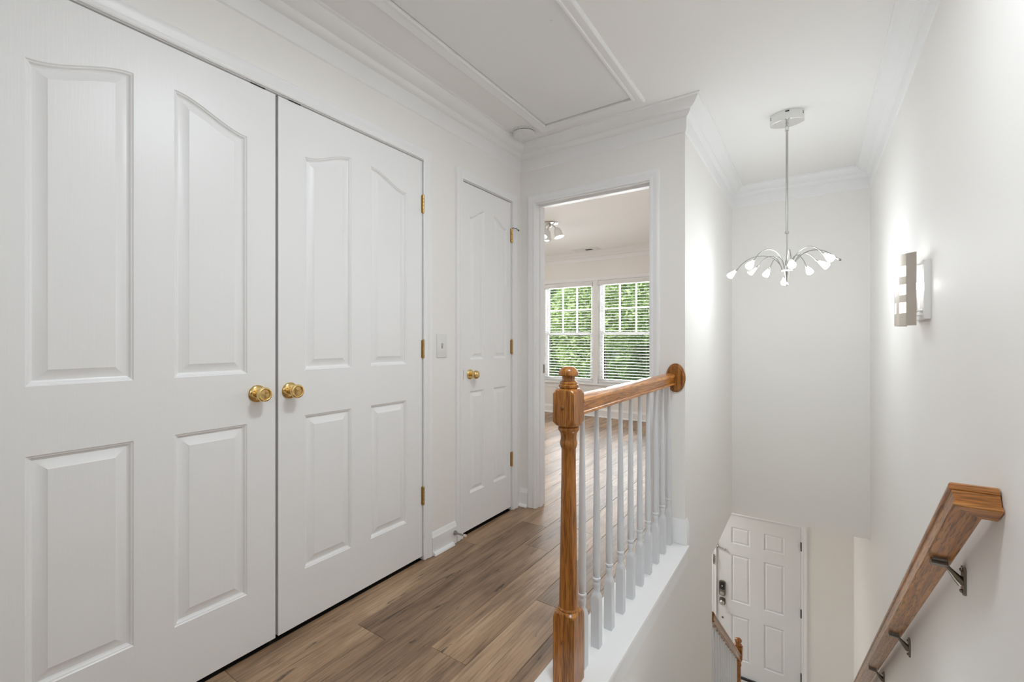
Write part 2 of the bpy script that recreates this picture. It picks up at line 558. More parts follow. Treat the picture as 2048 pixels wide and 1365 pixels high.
for c in range(-17, 13):
    xa, xb = X_FIRST + c * PW, X_FIRST + (c + 1) * PW
    s0 = start.get(c, RNG.uniform(0, PL))
    s0 -= math.ceil((s0 - YB) / PL) * PL
    y = s0
    while y < BY:
        ya, yb = max(y, YB), min(y + PL, BY)
        y += PL
        xa2, xb2 = max(xa, BX0), min(xb, XR)
        if xb2 <= -0.764:            # hallway and bedroom run
            if xa2 < -1.78:
                ya = max(ya, YF + 0.02)
            if yb - ya > 0.01:
                plank(xa2, xb2, ya, yb)
        else:
            if xa2 < -0.765:
                plank(xa2, -0.765, ya, yb)
                xa2 = -0.765
            if yb > YF + 0.02 and xa2 < BX1:
                plank(xa2, min(xb2, BX1 + 0.05), max(ya, YF + 0.02), yb)
            if ya < 1.29:
                plank(xa2, xb2, ya, min(yb, 1.29))

# landing plate under the balustrade, with nosed edge over the stairs
pl = MB()
pl.cbox(-0.763, -0.560, 1.12, YF - 0.001, -0.018, 0.008, 0.004)
struct(pl.build('trim_1', M_TRIM), 'white painted plate under the balustrade', 'trim')
pl = MB()
pl.box(XC, XC + 0.012, 1.30, YF + 0.012, -0.10, -0.018)
struct(pl.build('trim_2', M_TRIM), 'white fascia under the balustrade plate', 'trim')

# ------------------------------------------------------------------ stairs down (mostly hidden by the frame) and foyer floor
NR, RISE = 16, 3.13 / 16
RUN = RISE / 0.79
steps = MB()
for k in range(1, NR):
    y0 = 1.31 + RUN * (k - 1)
    steps.box(XC, XR, y0 - 0.02, y0 + RUN, -RISE * k - 0.05, -RISE * k)
    steps.box(XC, XR, y0, y0 + 0.02, -RISE * k, -RISE * (k - 1) - (0.05 if k > 1 else 0.02))
steps.box(XC, XR, 1.31 + RUN * (NR - 1), 1.33 + RUN * (NR - 1), FZ, -RISE * (NR - 1) - 0.05)
st = struct(steps.build('floor_stairs', M_TREAD), 'stair flight descending to the foyer', 'stairs')
sk = MB()
pts = [(1.44, 0.0), (1.44, -0.30), (4.6, -2.78), (4.6, -2.435)]
sk.prism(pts, lambda s, t, d: (XC + d, s, t), 0.0, 0.013)
struct(sk.build('baseboard_stairs', M_TRIM), 'white skirt board along the stairs', 'baseboard')
b = MB().box(FX0 - TH, FX1 + TH, 3.2, FY + TH, FZ - 0.1, FZ)
struct(b.build('floor_foyer', plain('foyer_tile', (0.60, 0.59, 0.575), 0.4)), 'pale foyer floor at the front door', 'floor')

# ------------------------------------------------------------------ crown mouldings
CROWN = [(0.0, 2.278), (0.006, 2.283), (0.009, 2.296), (0.009, 2.360), (0.016, 2.363), (0.026, 2.372), (0.033, 2.383), (0.034, 2.390),
         (0.040, 2.392), (0.050, 2.395), (0.064, 2.405), (0.076, 2.420), (0.082, 2.431), (0.093, 2.433), (0.093, ZC), (0.0, ZC)]
CPATH = [(XR, YB), (XR, YS), (XC, YS), (XC, YF), (XL, YF), (XL, YB)]
for i in range(5):
    b = MB()
    seg = []
    # one mitred piece per wall: sweep the whole path, keep the faces of this piece
    full = MB().sweep(CPATH, CROWN, ident)
    k = len(CROWN)
    keep = [f for f in full.f[:5 * k][i * k:(i + 1) * k]]
    used = sorted({q for f in keep for q in f})
    mp_ = {q: n for n, q in enumerate(used)}
    b.add([full.v[q] for q in used], [[mp_[q] for q in f] for f in keep])
    struct(b.build('trim_%d' % (3 + i), M_TRIM), ['white crown moulding above the sconce wall', 'white crown moulding behind the chandelier',
        'white crown moulding on the stairwell side wall', 'white crown moulding above the bedroom doorway', 'white crown moulding above the closet doors'][i], 'crown moulding')
BCROWN = [(0.0, 2.305), (0.009, 2.305), (0.012, 2.33), (0.012, 2.36), (0.03, 2.372), (0.036, 2.388), (0.06, 2.402), (0.082, 2.43), (0.093, 2.433), (0.093, ZC), (0.0, ZC)]
b = MB().sweep([(BX1, BY), (BX0, BY)], BCROWN, ident)
struct(b.build('trim_8', M_TRIM), 'white crown moulding above the bedroom windows', 'crown moulding')

# ------------------------------------------------------------------ casings and baseboards
CASING = [(0.0, 0.0), (0.0, 0.009), (0.004, 0.0115), (0.014, 0.0115), (0.017, 0.0095), (0.022, 0.0095), (0.034, 0.0135), (0.040, 0.0155), (0.050, 0.0155), (0.055, 0.013), (0.057, 0.008), (0.057, 0.0)]
fL = lambda s, t, d: (XL + d, s, t)          # on the left wall: (y, z, out)
fF = lambda s, t, d: (s, YF - d, t)          # on the far wall
fB = lambda s, t, d: (s, BY - d, t)
fD = lambda s, t, d: (s, FY - d, t)
def casing(name, f, s0, s1, top, label, z0=0.002, extra=0.0):
    b = MB().sweep([(s1, z0), (s1, top), (s0, top), (s0, z0)], [(-a, d) for a, d in CASING], f)
    return struct(b.build(name, M_TRIM), label, 'door casing')
casing('trim_9', fL, 0.134, 1.6455, 2.060, 'white casing around the double closet doors')
# narrow door casing butts into the corner; left leg plain-edged
casing('trim_10', fL, 1.955, 2.466, 2.056, 'white casing around the narrow closet door')
casing('trim_11', fF, -1.5445, -0.7775, 2.050, 'white casing around the bedroom doorway')
casing('trim_12', fD, -1.036, -0.112, -1.083, 'white casing around the front door', z0=FZ + 0.002)
# jambs
def jambs(name, f, s0, s1, top, z0, depth, label, lip=0.016, stop=None):
    b = MB()
    def bx(a0, a1, t0, t1, d0, d1):
        b.prism([(a0, t0), (a1, t0), (a1, t1), (a0, t1)], f, d0, d1)
    bx(s0 - lip, s0, z0, top + lip, -depth, 0.0)
    bx(s1, s1 + lip, z0, top + lip, -depth, 0.0)
    bx(s0, s1, top, top + lip, -depth, 0.0)
    if stop:
        d0, d1 = stop
        bx(s0, s0 + 0.011, z0, top - 0.011, d0, d1)
        bx(s1 - 0.011, s1, z0, top - 0.011, d0, d1)
        bx(s0, s1, top - 0.011, top, d0, d1)
    return struct(b.build(name, M_TRIM), label, 'door jamb')
jambs('trim_13', fL, 0.139, 1.6475, 2.0575, 0.001, TH, 'white jamb of the double closet doors', 0.003)
jambs('trim_14', fL, 1.9645, 2.4590, 2.0520, 0.001, TH, 'white jamb of the narrow closet door', 0.003)
jambs('trim_15', fF, -1.540, -0.782, 2.045, 0.001, TH, 'white jamb and stop of the bedroom doorway', 0.010, (-0.075, -0.040))

jambs('trim_20', fD, -1.0315, -0.1175, -1.0855, FZ + 0.002, 0.110, 'white jamb around the front door', 0.003, (-0.085, -0.050))
BASE = [(0.0, 0.0), (0.013, 0.0), (0.013, 0.092), (0.009, 0.098), (0.007, 0.108), (0.002, 0.118), (0.0, 0.118)]
def baseb(name, path, label, h=0.118, shoe=None, z0=0.001):
    b = MB().sweep(path, [(a, z0 + z * h / 0.118) for a, z in BASE], ident)
    if shoe:
        q = [(0.013, z0)] + [(0.013 + 0.017 * math.cos(t), z0 + 0.017 * math.sin(t)) for t in (0, 0.4, 0.8, 1.2, 1.57)]
        b.sweep(shoe, q, ident)
    return struct(b.build(name, M_TRIM), label, 'baseboard')
baseb('baseboard_left', [(XL, 1.896), (XL, 1.7035)], 'white baseboard and shoe moulding beside the switch wall', 0.118, [(XL, 1.862), (XL, 1.708)])
baseb('baseboard_far', [(XC, YF + 0.04), (XC, YF), (-0.7195, YF)], 'white baseboard at the end of the balustrade', 0.132, z0=0.009)
baseb('baseboard_corner', [(-1.6025, YF), (XL, YF)], 'white baseboard stub in the doorway corner', 0.12, [(-1.6025, YF), (XL, YF)])
baseb('baseboard_bedroom', [(BX1, BY), (BX0, BY)], 'white baseboard under the bedroom windows', 0.125, [(BX1, BY), (BX0, BY)])
baseb('baseboard_right', [(XR, YB), (XR, 1.30)], 'white baseboard of the sconce wall', 0.118)
baseb('baseboard_foyer', [(FX1, FY), (-0.054, FY)], 'white baseboard beside the front door', 0.118, z0=FZ + 0.001)

# ------------------------------------------------------------------ doors
def panel_rings(b, s0, s1, z0, zt, f, scale=1.0, depth=1.0):
    """moulded raised panel; zt(s) gives the top edge"""
    rings = [(0.0, 0.0), (0.003, -0.0022), (0.006, -0.0030), (0.010, -0.0070), (0.014, -0.0085), (0.018, -0.0080), (0.039, -0.0022), (0.0415, -0.0012)]
    N = 14
    prev = None
    for o, d in rings:
        o *= scale; d *= depth
        a0, a1 = s0 + o, s1 - o
        top = [(a0 + (a1 - a0) * i / N, zt(a0 + (a1 - a0) * i / N) - o) for i in range(N + 1)]
        loop = [(a0, z0 + o), (a1, z0 + o)] + top[::-1]
        idx = []
        for s, t in loop:
            b.v.append(f(s, t, d)); idx.append(len(b.v) - 1)
        if prev:
            n = len(idx)
            for i in range(n):
                j = (i + 1) % n
                b.f.append((prev[i], prev[j], idx[j], idx[i]))
        prev = idx
    b.f.append(tuple(prev))

def door_leaf(name, f, s0, s1, z0, z1, cols, rows, label, mat=None, scale=1.0, depth=1.0, thick=0.035):
    """f maps (s, z, out). cols [(a,b)]; rows [(z0, ztop function per column or number)] from bottom to top"""
    mat = mat or M_DOOR
    b = MB()
    def quad(a0, a1, t0, t1):
        k = len(b.v)
        b.v += [f(a0, t0, 0), f(a1, t0, 0), f(a1, t1, 0), f(a0, t1, 0)]
        b.f.append((k, k + 1, k + 2, k + 3))
    edges = [s0] + [x for c in cols for x in c] + [s1]
    for i in range(0, len(edges), 2):
        quad(edges[i], edges[i + 1], z0, z1)
    tops = []
    for ci, (a0, a1) in enumerate(cols):
        zprev = z0
        for zb, zt in rows:
            ft = (lambda s, z=zt: z) if isinstance(zt, (int, float)) else (lambda s, ci=ci, g=zt: g(ci, s))
            if isinstance(zprev, (int, float)):
                quad(a0, a1, zprev, zb)
            zprev = zt
            tops.append((a0, a1, zb, ft))
        N = 14
        ft = tops[-1][3]
        for i in range(N):
            p, q = a0 + (a1 - a0) * i / N, a0 + (a1 - a0) * (i + 1) / N
            k = len(b.v)
            b.v += [f(p, ft(p), 0), f(q, ft(q), 0), f(q, z1, 0), f(p, z1, 0)]
            b.f.append((k, k + 1, k + 2, k + 3))
    # edges and back of the slab
    k = len(b.v)
    c = [(s0, z0), (s1, z0), (s1, z1), (s0, z1)]
    b.v += [f(s, t, 0) for s, t in c] + [f(s, t, -thick) for s, t in c]
    b.f += [(k + i, k + (i + 1) % 4, k + 4 + (i + 1) % 4, k + 4 + i) for i in range(4)] + [(k + 4, k + 5, k + 6, k + 7)]
    me_o = b.build(name, mat)
    struct(me_o, label, 'door')
    for a0, a1, zb, ft in tops:
        pb = MB()
        panel_rings(pb, a0, a1, zb, ft, f, scale, depth * 1.3)
        pb.build('panel', mat, me_o, angle=20)
    return me_o

def arch(cols, lo, hi):
    def g(ci, s):
        a0, a1 = cols[ci]
        u = min(max((s - a0) / (a1 - a0), 0), 1)
        if ci == 1:
            u = 1 - u
        w = u * u * (3 - 2 * u)
        return lo + (hi - lo) * w
    return g

fDL = lambda s, t, d: (D_X + d, s, t)
cl = [(0.2475, 0.4680), (0.5690, 0.7875)]
door1 = door_leaf('door_1', fDL, 0.142, 0.8880, 0.0185, 2.0535, cl, [(0.227, 0.835), (1.0145, arch(cl, 1.858, 1.925))],
                  'white arched-panel closet door filling the left edge of the photo')
cr = [(1.0040, 1.2190), (1.3215, 1.5385)]
door2 = door_leaf('door_2', fDL, 0.8985, 1.6440, 0.0200, 2.0535, cr, [(0.228, 0.8355), (1.0155, arch(cr, 1.860, 1.926))],
                  'white arched-panel closet door with three brass hinges beside the switch')
cn = [(2.031, 2.166), (2.264, 2.406)]
door3 = door_leaf('door_3', fDL, 1.9665, 2.4555, 0.0225, 2.0455, cn, [(0.234, 0.833), (1.0165, arch(cn, 1.858, 1.918))],
                  'narrow white panelled door in the hallway corner', scale=0.85)
fc = [(-0.864, -0.653), (-0.503, -0.288)]
fFD = lambda s, t, d: (s, FY + 0.012 - d, t)
M_FDOOR = plain('front_door_paint', (0.80, 0.805, 0.815), 0.4)
door4 = door_leaf('door_4', fFD, -1.0290, -0.1200, -3.105, -1.0880, fc, [(-2.912, -2.362), (-2.190, -1.596), (-1.456, -1.249)],
                  'white six-panel front door downstairs with keypad lock', M_FDOOR, scale=0.75)
# bedroom door, swung open against the bedroom side of the doorway wall
co = [(0.105, 0.325), (0.425, 0.645)]
fO = lambda s, t, d: (-0.785 + d, YF + TH + 0.012 + s, t)
door5 = door_leaf('door_5', fO, 0.0, 0.745, 0.018, 2.040, co, [(0.227, 0.835), (1.0145, arch(co, 1.858, 1.925))],
                  'white panelled bedroom door standing open inside the bedroom')

def tulip_knob(door, o, axis, rosette_r=0.031, ball=False):
    a = Vector(axis)
    k = MB()
    if ball:
        k.lathe([(0.011, 0.003), (0.011, 0.020), (0.014, 0.024), (0.021, 0.031), (0.0255, 0.040), (0.0255, 0.047), (0.022, 0.055), (0.014, 0.0605), (0.0, 0.062)], o, axis, 28)
    else:
        k.lathe([(0.013, 0.003), (0.0125, 0.014), (0.015, 0.020), (0.0155, 0.024), (0.0175, 0.030), (0.0225, 0.040), (0.0255, 0.048), (0.0262, 0.054),
                 (0.0245, 0.058), (0.0205, 0.0595), (0.0180, 0.0585), (0.0170, 0.0555), (0.0165, 0.0550), (0.006, 0.0560), (0.0, 0.0562)], o, axis, 32)
    kn = k.build('door_knob', M_BRASS, door)
    kn['label'] = 'polished brass round knob'
    r = MB().lathe([(rosette_r, 0.0003), (rosette_r, 0.003), (rosette_r - 0.002, 0.0055), (rosette_r - 0.008, 0.008), (0.018, 0.010), (0.012, 0.0105)], o, axis, 32)
    r.build('rosette', M_BRASS, kn)
    return kn
for dr, yk, zk in ((door1, 0.8215, 0.940), (door2, 0.9430, 0.940)):
    kn = tulip_knob(dr, (D_X, yk, zk), (1, 0, 0))
    sc_ = MB().lathe([(0.0045, 0.0), (0.0045, 0.0012), (0.003, 0.0016)], (D_X + 0.0072, yk - 0.021, zk + 0.004), (1, 0, 0), 10)
    sc_.build('screw', M_BRASSD, kn)
tulip_knob(door3, (D_X, 2.030, 0.932), (1, 0, 0), 0.029, ball=True)
lt = MB().box(D_X, D_X + 0.0012, 1.9675, 1.972, 0.903, 0.960).build('latch_plate', M_NICKEL, door3)

def hinge(door, y, zc, h=0.09):
    b = MB()
    n = 5
    for i in range(n):
        z0 = zc - h / 2 + h * i / n
        b.lathe([(0.0060, z0 + 0.0004), (0.0066, z0 + 0.0012), (0.0066, z0 + h / n - 0.0012), (0.0060, z0 + h / n - 0.0004)], (XL + 0.0045, y, 0), (0, 0, 1), 12)
    b.lathe([(0.003, zc - h / 2 - 0.004), (0.0055, zc - h / 2 - 0.002), (0.0055, zc - h / 2)], (XL + 0.0045, y, 0), (0, 0, 1), 12)
    b.lathe([(0.0055, zc + h / 2), (0.0055, zc + h / 2 + 0.002), (0.003, zc + h / 2 + 0.005)], (XL + 0.0045, y, 0), (0, 0, 1), 12)
    b.box(XL - 0.004, XL - 0.0005, y - 0.009, y, zc - h / 2, zc + h / 2)
    return b.build('hinge', M_BRASSD, door)
for z in (1.833, 1.087, 0.333):
    hinge(door2, 1.6460, z)
for z in (1.828, 1.088, 0.341):
    h3 = hinge(door3, 2.4580, z)
    if z > 1.8:
        hp = MB().tube([(XL + 0.0045, 2.458, 1.8785), (XL + 0.016, 2.468, 1.8795), (XL + 0.026, 2.480, 1.8760), (XL + 0.034, 2.490, 1.866)], 0.0024, 8)
        hp.lathe([(0.0, 0), (0.0052, 0.001), (0.0052, 0.007), (0.003, 0.009)], (XL + 0.033, 2.489, 1.868), (0.6, 0.75, -0.7), 12)
        pin = hp.build('hinge_pin_stop', M_BLACK, door3)
        pin['label'] = 'black hinge-pin door stop'
for dr, ya, yb_ in ((door1, 0.800, 0.850), (door2, 0.940, 0.986)):
    bc = MB().box(D_X - 0.022, D_X + 0.0025, ya, yb_, 2.0540, 2.0572)
    bc.box(D_X - 0.012, D_X + 0.003, ya + 0.016, yb_ - 0.020, 2.0538, 2.0570)
    bc.build('ball_catch', M_BLACK, dr)['label'] = 'dark metal catch above the door'
# bedroom door hinges (leaf on the jamb) and strike plate on the opposite jamb
for z in (1.82, 0.30):
    b = MB().box(-0.7835, -0.7815, YF + 0.076, YF + TH - 0.002, z - 0.045, z + 0.045)
    b.lathe([(0.0062, z - 0.047), (0.0062, z + 0.047)], (-0.7845, YF + TH + 0.005, 0), (0, 0, 1), 10)
    b.build('hinge', M_NICKEL, door5)
b = MB().box(-1.5400, -1.5385, YF + 0.078, YF + TH - 0.004, 0.905, 0.965)
struct(b.build('trim_16', M_PEWTER), 'dark strike plate on the doorway jamb', 'strike plate')

# front door hardware
def rbox(b, s0, s1, t0, t1, d0, d1, f, r=0.012):
    poly = []
    for cx, cy, a0 in ((s1 - r, t1 - r, 0), (s0 + r, t1 - r, 90), (s0 + r, t0 + r, 180), (s1 - r, t0 + r, 270)):
        for q in range(5):
            a = math.radians(a0 + 22.5 * q)
            poly.append((cx + r * math.cos(a), cy + r * math.sin(a)))
    return b.prism(poly, f, d0, d1)
b = MB(); rbox(b, -1.006, -0.928, -2.150, -1.962, 0.0, 0.022, fFD, 0.026)
kp = b.build('keypad_lock', M_PEWTER, door4); kp['label'] = 'dark keypad deadbolt with nickel thumb turn'
b = MB(); rbox(b, -0.997, -0.937, -2.070, -1.976, 0.022, 0.026, fFD, 0.016); b.build('keypad_screen', M_BLACK, kp)
b = MB().lathe([(0.008, 0.0), (0.008, 0.003), (0.004, 0.004)], fFD(-0.967, -2.022, 0.026), (0, -1, 0), 12); b.build('button', M_CHROME, kp)
b = MB(); rbox(b, -0.992, -0.942, -2.135, -2.092, 0.022, 0.036, fFD, 0.016); b.build('thumb_turn', M_NICKEL, kp)
b = MB(); rbox(b, -1.002, -0.932, -2.268, -2.178, 0.0, 0.012, fFD, 0.020)
kb = b.build('lock_plate', M_PEWTER, door4)
b = MB().lathe([(0.010, 0.012), (0.010, 0.026), (0.020, 0.034), (0.028, 0.046), (0.028, 0.056), (0.020, 0.066), (0, 0.070)], fFD(-0.967, -2.225, 0.0), (0, -1, 0), 20)
b.build('door_knob', M_NICKEL, kb)
b = MB().lathe([(0.013, 0.0), (0.013, 0.004), (0.007, 0.006), (0.006, 0.003)], fFD(-0.965, -2.436, 0.0), (0, -1, 0), 14)
b.build('peephole', M_PEWTER, door4)
b = MB().tube([fFD(-1.018, -1.528, 0.022), fFD(-0.935, -1.546, 0.022)], 0.008, 8)
b.sphere(fFD(-1.018, -1.528, 0.022), 0.015, 10, 6).sphere(fFD(-0.935, -1.546, 0.022), 0.015, 10, 6)
b.tube([fFD(-1.018, -1.528, 0.0), fFD(-1.018, -1.528, 0.022)], 0.006, 8).tube([fFD(-0.935, -1.546, 0.0), fFD(-0.935, -1.546, 0.022)], 0.006, 8)
b.build('swing_bar_latch', M_NICKEL, door4)['label'] = 'nickel swing bar latch'
b = MB().box(-1.070, -1.058, FY - 0.030, FY - 0.0145, -1.760, -1.640)
b.tube([(-1.064, FY - 0.028, -1.645), (-1.064, FY - 0.045, -1.70), (-1.064, FY - 0.028, -1.755)], 0.005, 8)
b.build('latch_keeper', M_PEWTER, door4)
for z in (-1.306, -2.095, -2.850):
    b = MB().lathe([(0.008, z - 0.05), (0.008, z + 0.05)], (-0.1165, FY - 0.004, 0), (0, 0, 1), 10)
    b.box(-0.122, -0.1165, FY + 0.0, FY + 0.010, z - 0.05, z + 0.05)
    b.build('hinge', M_BLACK, door4)
b = MB().box(-1.028, -0.121, FY - 0.012, FY + 0.011, -3.128, -3.106)
b.build('door_sweep', M_BLACK, door4)

# ------------------------------------------------------------------ attic hatch
HX0, HX1, HY0, HY1 = -1.345, -0.814, 0.985, 2.356
hatch = thing('attic_hatch', 'white attic access hatch framed in moulding in the hallway ceiling', 'hatch', ((HX0 + HX1) / 2, (HY0 + HY1) / 2, ZC))
b = MB().box(HX0 + 0.003, HX1 - 0.003, HY0 + 0.003, HY1 - 0.006, ZC - 0.001, ZC + 0.012)
hp_ = b.build('hatch_panel', plain('hatch_panel_paint', (0.84, 0.84, 0.84), 0.55), hatch)
HCAS = [(0.0, 0.0), (0.0, 0.010), (0.004, 0.013), (0.012, 0.013), (0.016, 0.010), (0.022, 0.010), (0.034, 0.015), (0.050, 0.017), (0.056, 0.014), (0.058, 0.008), (0.058, 0.0)]
fC = lambda s, t, d: (s, t, ZC - d)
b = MB().sweep([(HX0, HY0), (HX0, HY1), (HX1, HY1), (HX1, HY0)], HCAS, fC, closed=True)
b.build('hatch_frame', M_TRIM, hatch)
for x, y in ((-0.885, 1.60), (-1.19, 1.60), (-0.862, 2.31), (-0.955, 2.31), (-1.07, 2.31), (-1.30, 2.30)):
    s = 0.0045 if y < 2 else 0.0028
    b = MB().lathe([(s, -0.0016), (s * 1.1, 0.0008), (s * 0.6, 0.0016), (0, 0.0018)], (x, y, ZC - 0.001), (0, 0, -1), 12)
    b.build('nail_head', M_PLASTIC, hatch)

# ------------------------------------------------------------------ small fittings
sd = thing('smoke_detector', 'round white smoke detector on the ceiling beside the attic hatch', 'smoke detector', (-1.497, 2.350, ZC))
b = MB().lathe([(0.070, 0.0), (0.071, 0.004), (0.071, 0.012), (0.066, 0.013)], (-1.497, 2.350, ZC), (0, 0, -1), 40)
b.build('mounting_plate', M_PLASTIC, sd)
b = MB().lathe([(0.0655, 0.012), (0.0655, 0.0165)], (-1.497, 2.350, ZC), (0, 0, -1), 40)
b.build('vent_slot', M_DARK, sd)
for i in range(8):
    a = i * math.pi / 4 + 0.2
    b = MB().tube([(-1.497 + 0.066 * math.cos(a), 2.350 + 0.066 * math.sin(a), ZC - 0.011), (-1.497 + 0.066 * math.cos(a), 2.350 + 0.066 * math.sin(a), ZC - 0.018)], 0.0025, 6)
    b.build('spacer', M_PLASTIC, sd)
b = MB().lathe([(0.068, 0.0165), (0.070, 0.018), (0.070, 0.024), (0.066, 0.031), (0.056, 0.0355), (0.020, 0.0365), (0.0, 0.0365)], (-1.497, 2.350, ZC), (0, 0, -1), 40)
b.build('cover', M_PLASTIC, sd)
b = MB().lathe([(0.009, 0.0360), (0.009, 0.0380), (0.007, 0.0388)], (-1.480, 2.330, ZC), (0, 0, -1), 16)
b.build('test_button', M_PLASTIC, sd)

sw = thing('light_switch', 'white toggle light switch between the closet doors', 'light switch', (XL, 1.783, 1.102))
b = MB().cbox(XL, XL + 0.006, 1.7445, 1.8215, 1.040, 1.164, 0.0022); b.build('face_plate', M_PLASTIC, sw)
b = MB().box(XL + 0.005, XL + 0.0068, 1.7775, 1.7885, 1.088, 1.116); b.build('toggle_slot', plain('slot_grey', (0.35, 0.34, 0.33), 0.6), sw)
b = MB().prism([(XL + 0.005, 1.098), (XL + 0.005, 1.110), (XL + 0.0165, 1.1175), (XL + 0.0175, 1.1115)], lambda s, t, d: (s, d, t), 1.7795, 1.7865); b.build('toggle', M_PLASTIC, sw)
for z in (1.0715, 1.1325):
    b = MB().lathe([(0.0032, 0.0), (0.0032, 0.001), (0.002, 0.0014)], (XL + 0.006, 1.783, z), (1, 0, 0), 10); b.build('screw', M_PLASTIC, sw)

ds = thing('door_stop', 'silver rigid door stop with pale rubber tip on the baseboard', 'door stop', (XL + 0.013, 1.878, 0.060))
b = MB().lathe([(0.014, 0.0), (0.0135, 0.003), (0.009, 0.010), (0.0055, 0.022), (0.0045, 0.050), (0.0045, 0.066)], (XL + 0.0134, 1.878, 0.060), (1, 0.03, 0.02), 16); b.build('shaft', M_ARM, ds)
b = MB().lathe([(0.0065, 0.064), (0.0072, 0.068), (0.0072, 0.078), (0.0055, 0.081)], (XL + 0.0134, 1.878, 0.060), (1, 0.03, 0.02), 14); b.build('rubber_tip', M_RUBBER, ds)

# ------------------------------------------------------------------ oak guard rail with white balusters
AX = -0.671
guard = thing('stair_guard_railing', 'oak newel and handrail with white turned balusters along the landing', 'railing', (AX, 1.95, 0.008))
NW = [(0.20, 0.0), (0.20, 0.222), (0.052, 0.232), (0.046, 0.240), (0.037, 0.2445), (0.0345, 0.247), (0.0345, 0.2515), (0.0315, 0.256), (0.0310, 0.275), (0.0300, 0.33), (0.0278, 0.45), (0.0255, 0.60),
      (0.0240, 0.70), (0.0236, 0.775), (0.0262, 0.781), (0.0282, 0.788), (0.0290, 0.794), (0.0280, 0.801), (0.0262, 0.806), (0.0262, 0.814), (0.0268, 0.822), (0.0285, 0.829),
      (0.0315, 0.834), (0.0345, 0.8375), (0.0355, 0.842), (0.0345, 0.8465), (0.0310, 0.849), (0.0350, 0.851), (0.042, 0.8545), (0.052, 0.8640), (0.20, 0.8660), (0.20, 0.9580), (0.052, 0.9600), (0.044, 0.9690),
      (0.037, 0.9735), (0.0285, 0.975), (0.0318, 0.9775), (0.0330, 0.982), (0.0322, 0.9865), (0.0292, 0.9885), (0.0280, 0.9892), (0.0295, 0.9915), (0.0288, 0.9950), (0.0240, 0.9985), (0.0212, 1.003), (0.0207, 1.009), (0.0220, 1.0135),
      (0.0240, 1.0150), (0.0305, 1.0165), (0.0328, 1.0195), (0.0330, 1.0245), (0.0310, 1.0320), (0.0250, 1.0400), (0.0150, 1.0455), (0.0, 1.0475)]
NY = 1.3285
newel = MB().turned(NW, 0.038, (AX, NY, 0.0), 48).build('newel_post', M_OAK_Z, guard)
for z in (0.914, 0.150):
    b = MB().lathe([(0.0075, 0.0), (0.0075, 0.0012), (0.005, 0.0028), (0.0, 0.0034)], (AX - 0.004, NY - 0.038, z), (0, -1, 0), 16)
    b.build('wood_plug', M_OAK_D, newel)['label'] = 'dark round plug'
RPH = [(0.0262, 0.0), (0.0290, 0.0025), (0.0290, 0.0095), (0.0270, 0.0120), (0.0238, 0.0124), (0.0246, 0.018), (0.0258, 0.028), (0.0274, 0.037), (0.0276, 0.0390), (0.0308, 0.0402), (0.0325, 0.0435),
       (0.0325, 0.0475), (0.0305, 0.0535), (0.0255, 0.0590), (0.0160, 0.0625)]
RP = [(-a, n) for a, n in RPH[:1]] + RPH + [(0.0, 0.0640)] + [(-a, n) for a, n in RPH[:0:-1]]
RZ = 0.884
RX = -0.664
b = MB().prism(RP, lambda s, t, d: (RX + s, d, RZ + t), NY + 0.037, YF - 0.018)
b.build('handrail', M_OAK_Y, guard, angle=16)
# oval wall rosette
b = MB()
def oval(rx, rz, y, n=40):
    return [(-0.634 + rx * math.cos(2 * math.pi * i / n), y, 0.9235 + rz * math.sin(2 * math.pi * i / n)) for i in range(n)]
rr = [(0.0530, 0.0800, YF - 0.0003), (0.0530, 0.0800, YF - 0.009), (0.0505, 0.0775, YF - 0.0125), (0.0465, 0.0735, YF - 0.0130), (0.0445, 0.0715, YF - 0.0165), (0.0430, 0.0700, YF - 0.018)]
for rx, rz, y in rr:
    b.v += oval(rx, rz, y)
for i in range(len(rr) - 1):
    for k in range(40):
        b.f.append((i * 40 + k, i * 40 + (k + 1) % 40, (i + 1) * 40 + (k + 1) % 40, (i + 1) * 40 + k))
b.f.append(tuple(range(40))); b.f.append(tuple(200 + k for k in range(40)))
ros = b.build('wall_rosette', M_OAK_D, guard); ros['label'] = 'oval oak wall rosette'
for dz in (0.052, -0.062):
    MB().lathe([(0.0060, 0.0), (0.0060, 0.001), (0.0, 0.0028)], (-0.640, YF - 0.018, 0.9235 + dz), (0, -1, 0), 12).build('wood_plug', M_OAK_D, ros)
BL = [(0.10, 0.0), (0.10, 0.176), (0.0215, 0.182), (0.0180, 0.190), (0.0130, 0.199), (0.0112, 0.205), (0.0125, 0.216), (0.0140, 0.228), (0.0138, 0.236), (0.0118, 0.240), (0.0118, 0.242), (0.0146, 0.2445),
      (0.0150, 0.248), (0.0146, 0.2515), (0.0115, 0.254), (0.0115, 0.257), (0.0132, 0.262), (0.0136, 0.30), (0.0133, 0.38), (0.0120, 0.52), (0.0105, 0.66), (0.0088, 0.80), (0.0078, 0.878)]
bal_me = None
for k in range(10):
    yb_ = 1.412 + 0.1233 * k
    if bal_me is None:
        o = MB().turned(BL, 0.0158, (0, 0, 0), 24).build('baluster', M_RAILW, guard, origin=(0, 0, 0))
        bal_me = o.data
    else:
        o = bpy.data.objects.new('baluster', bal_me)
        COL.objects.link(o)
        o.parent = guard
    o.location = (-0.661 - AX, yb_ - 1.95, 0.0)

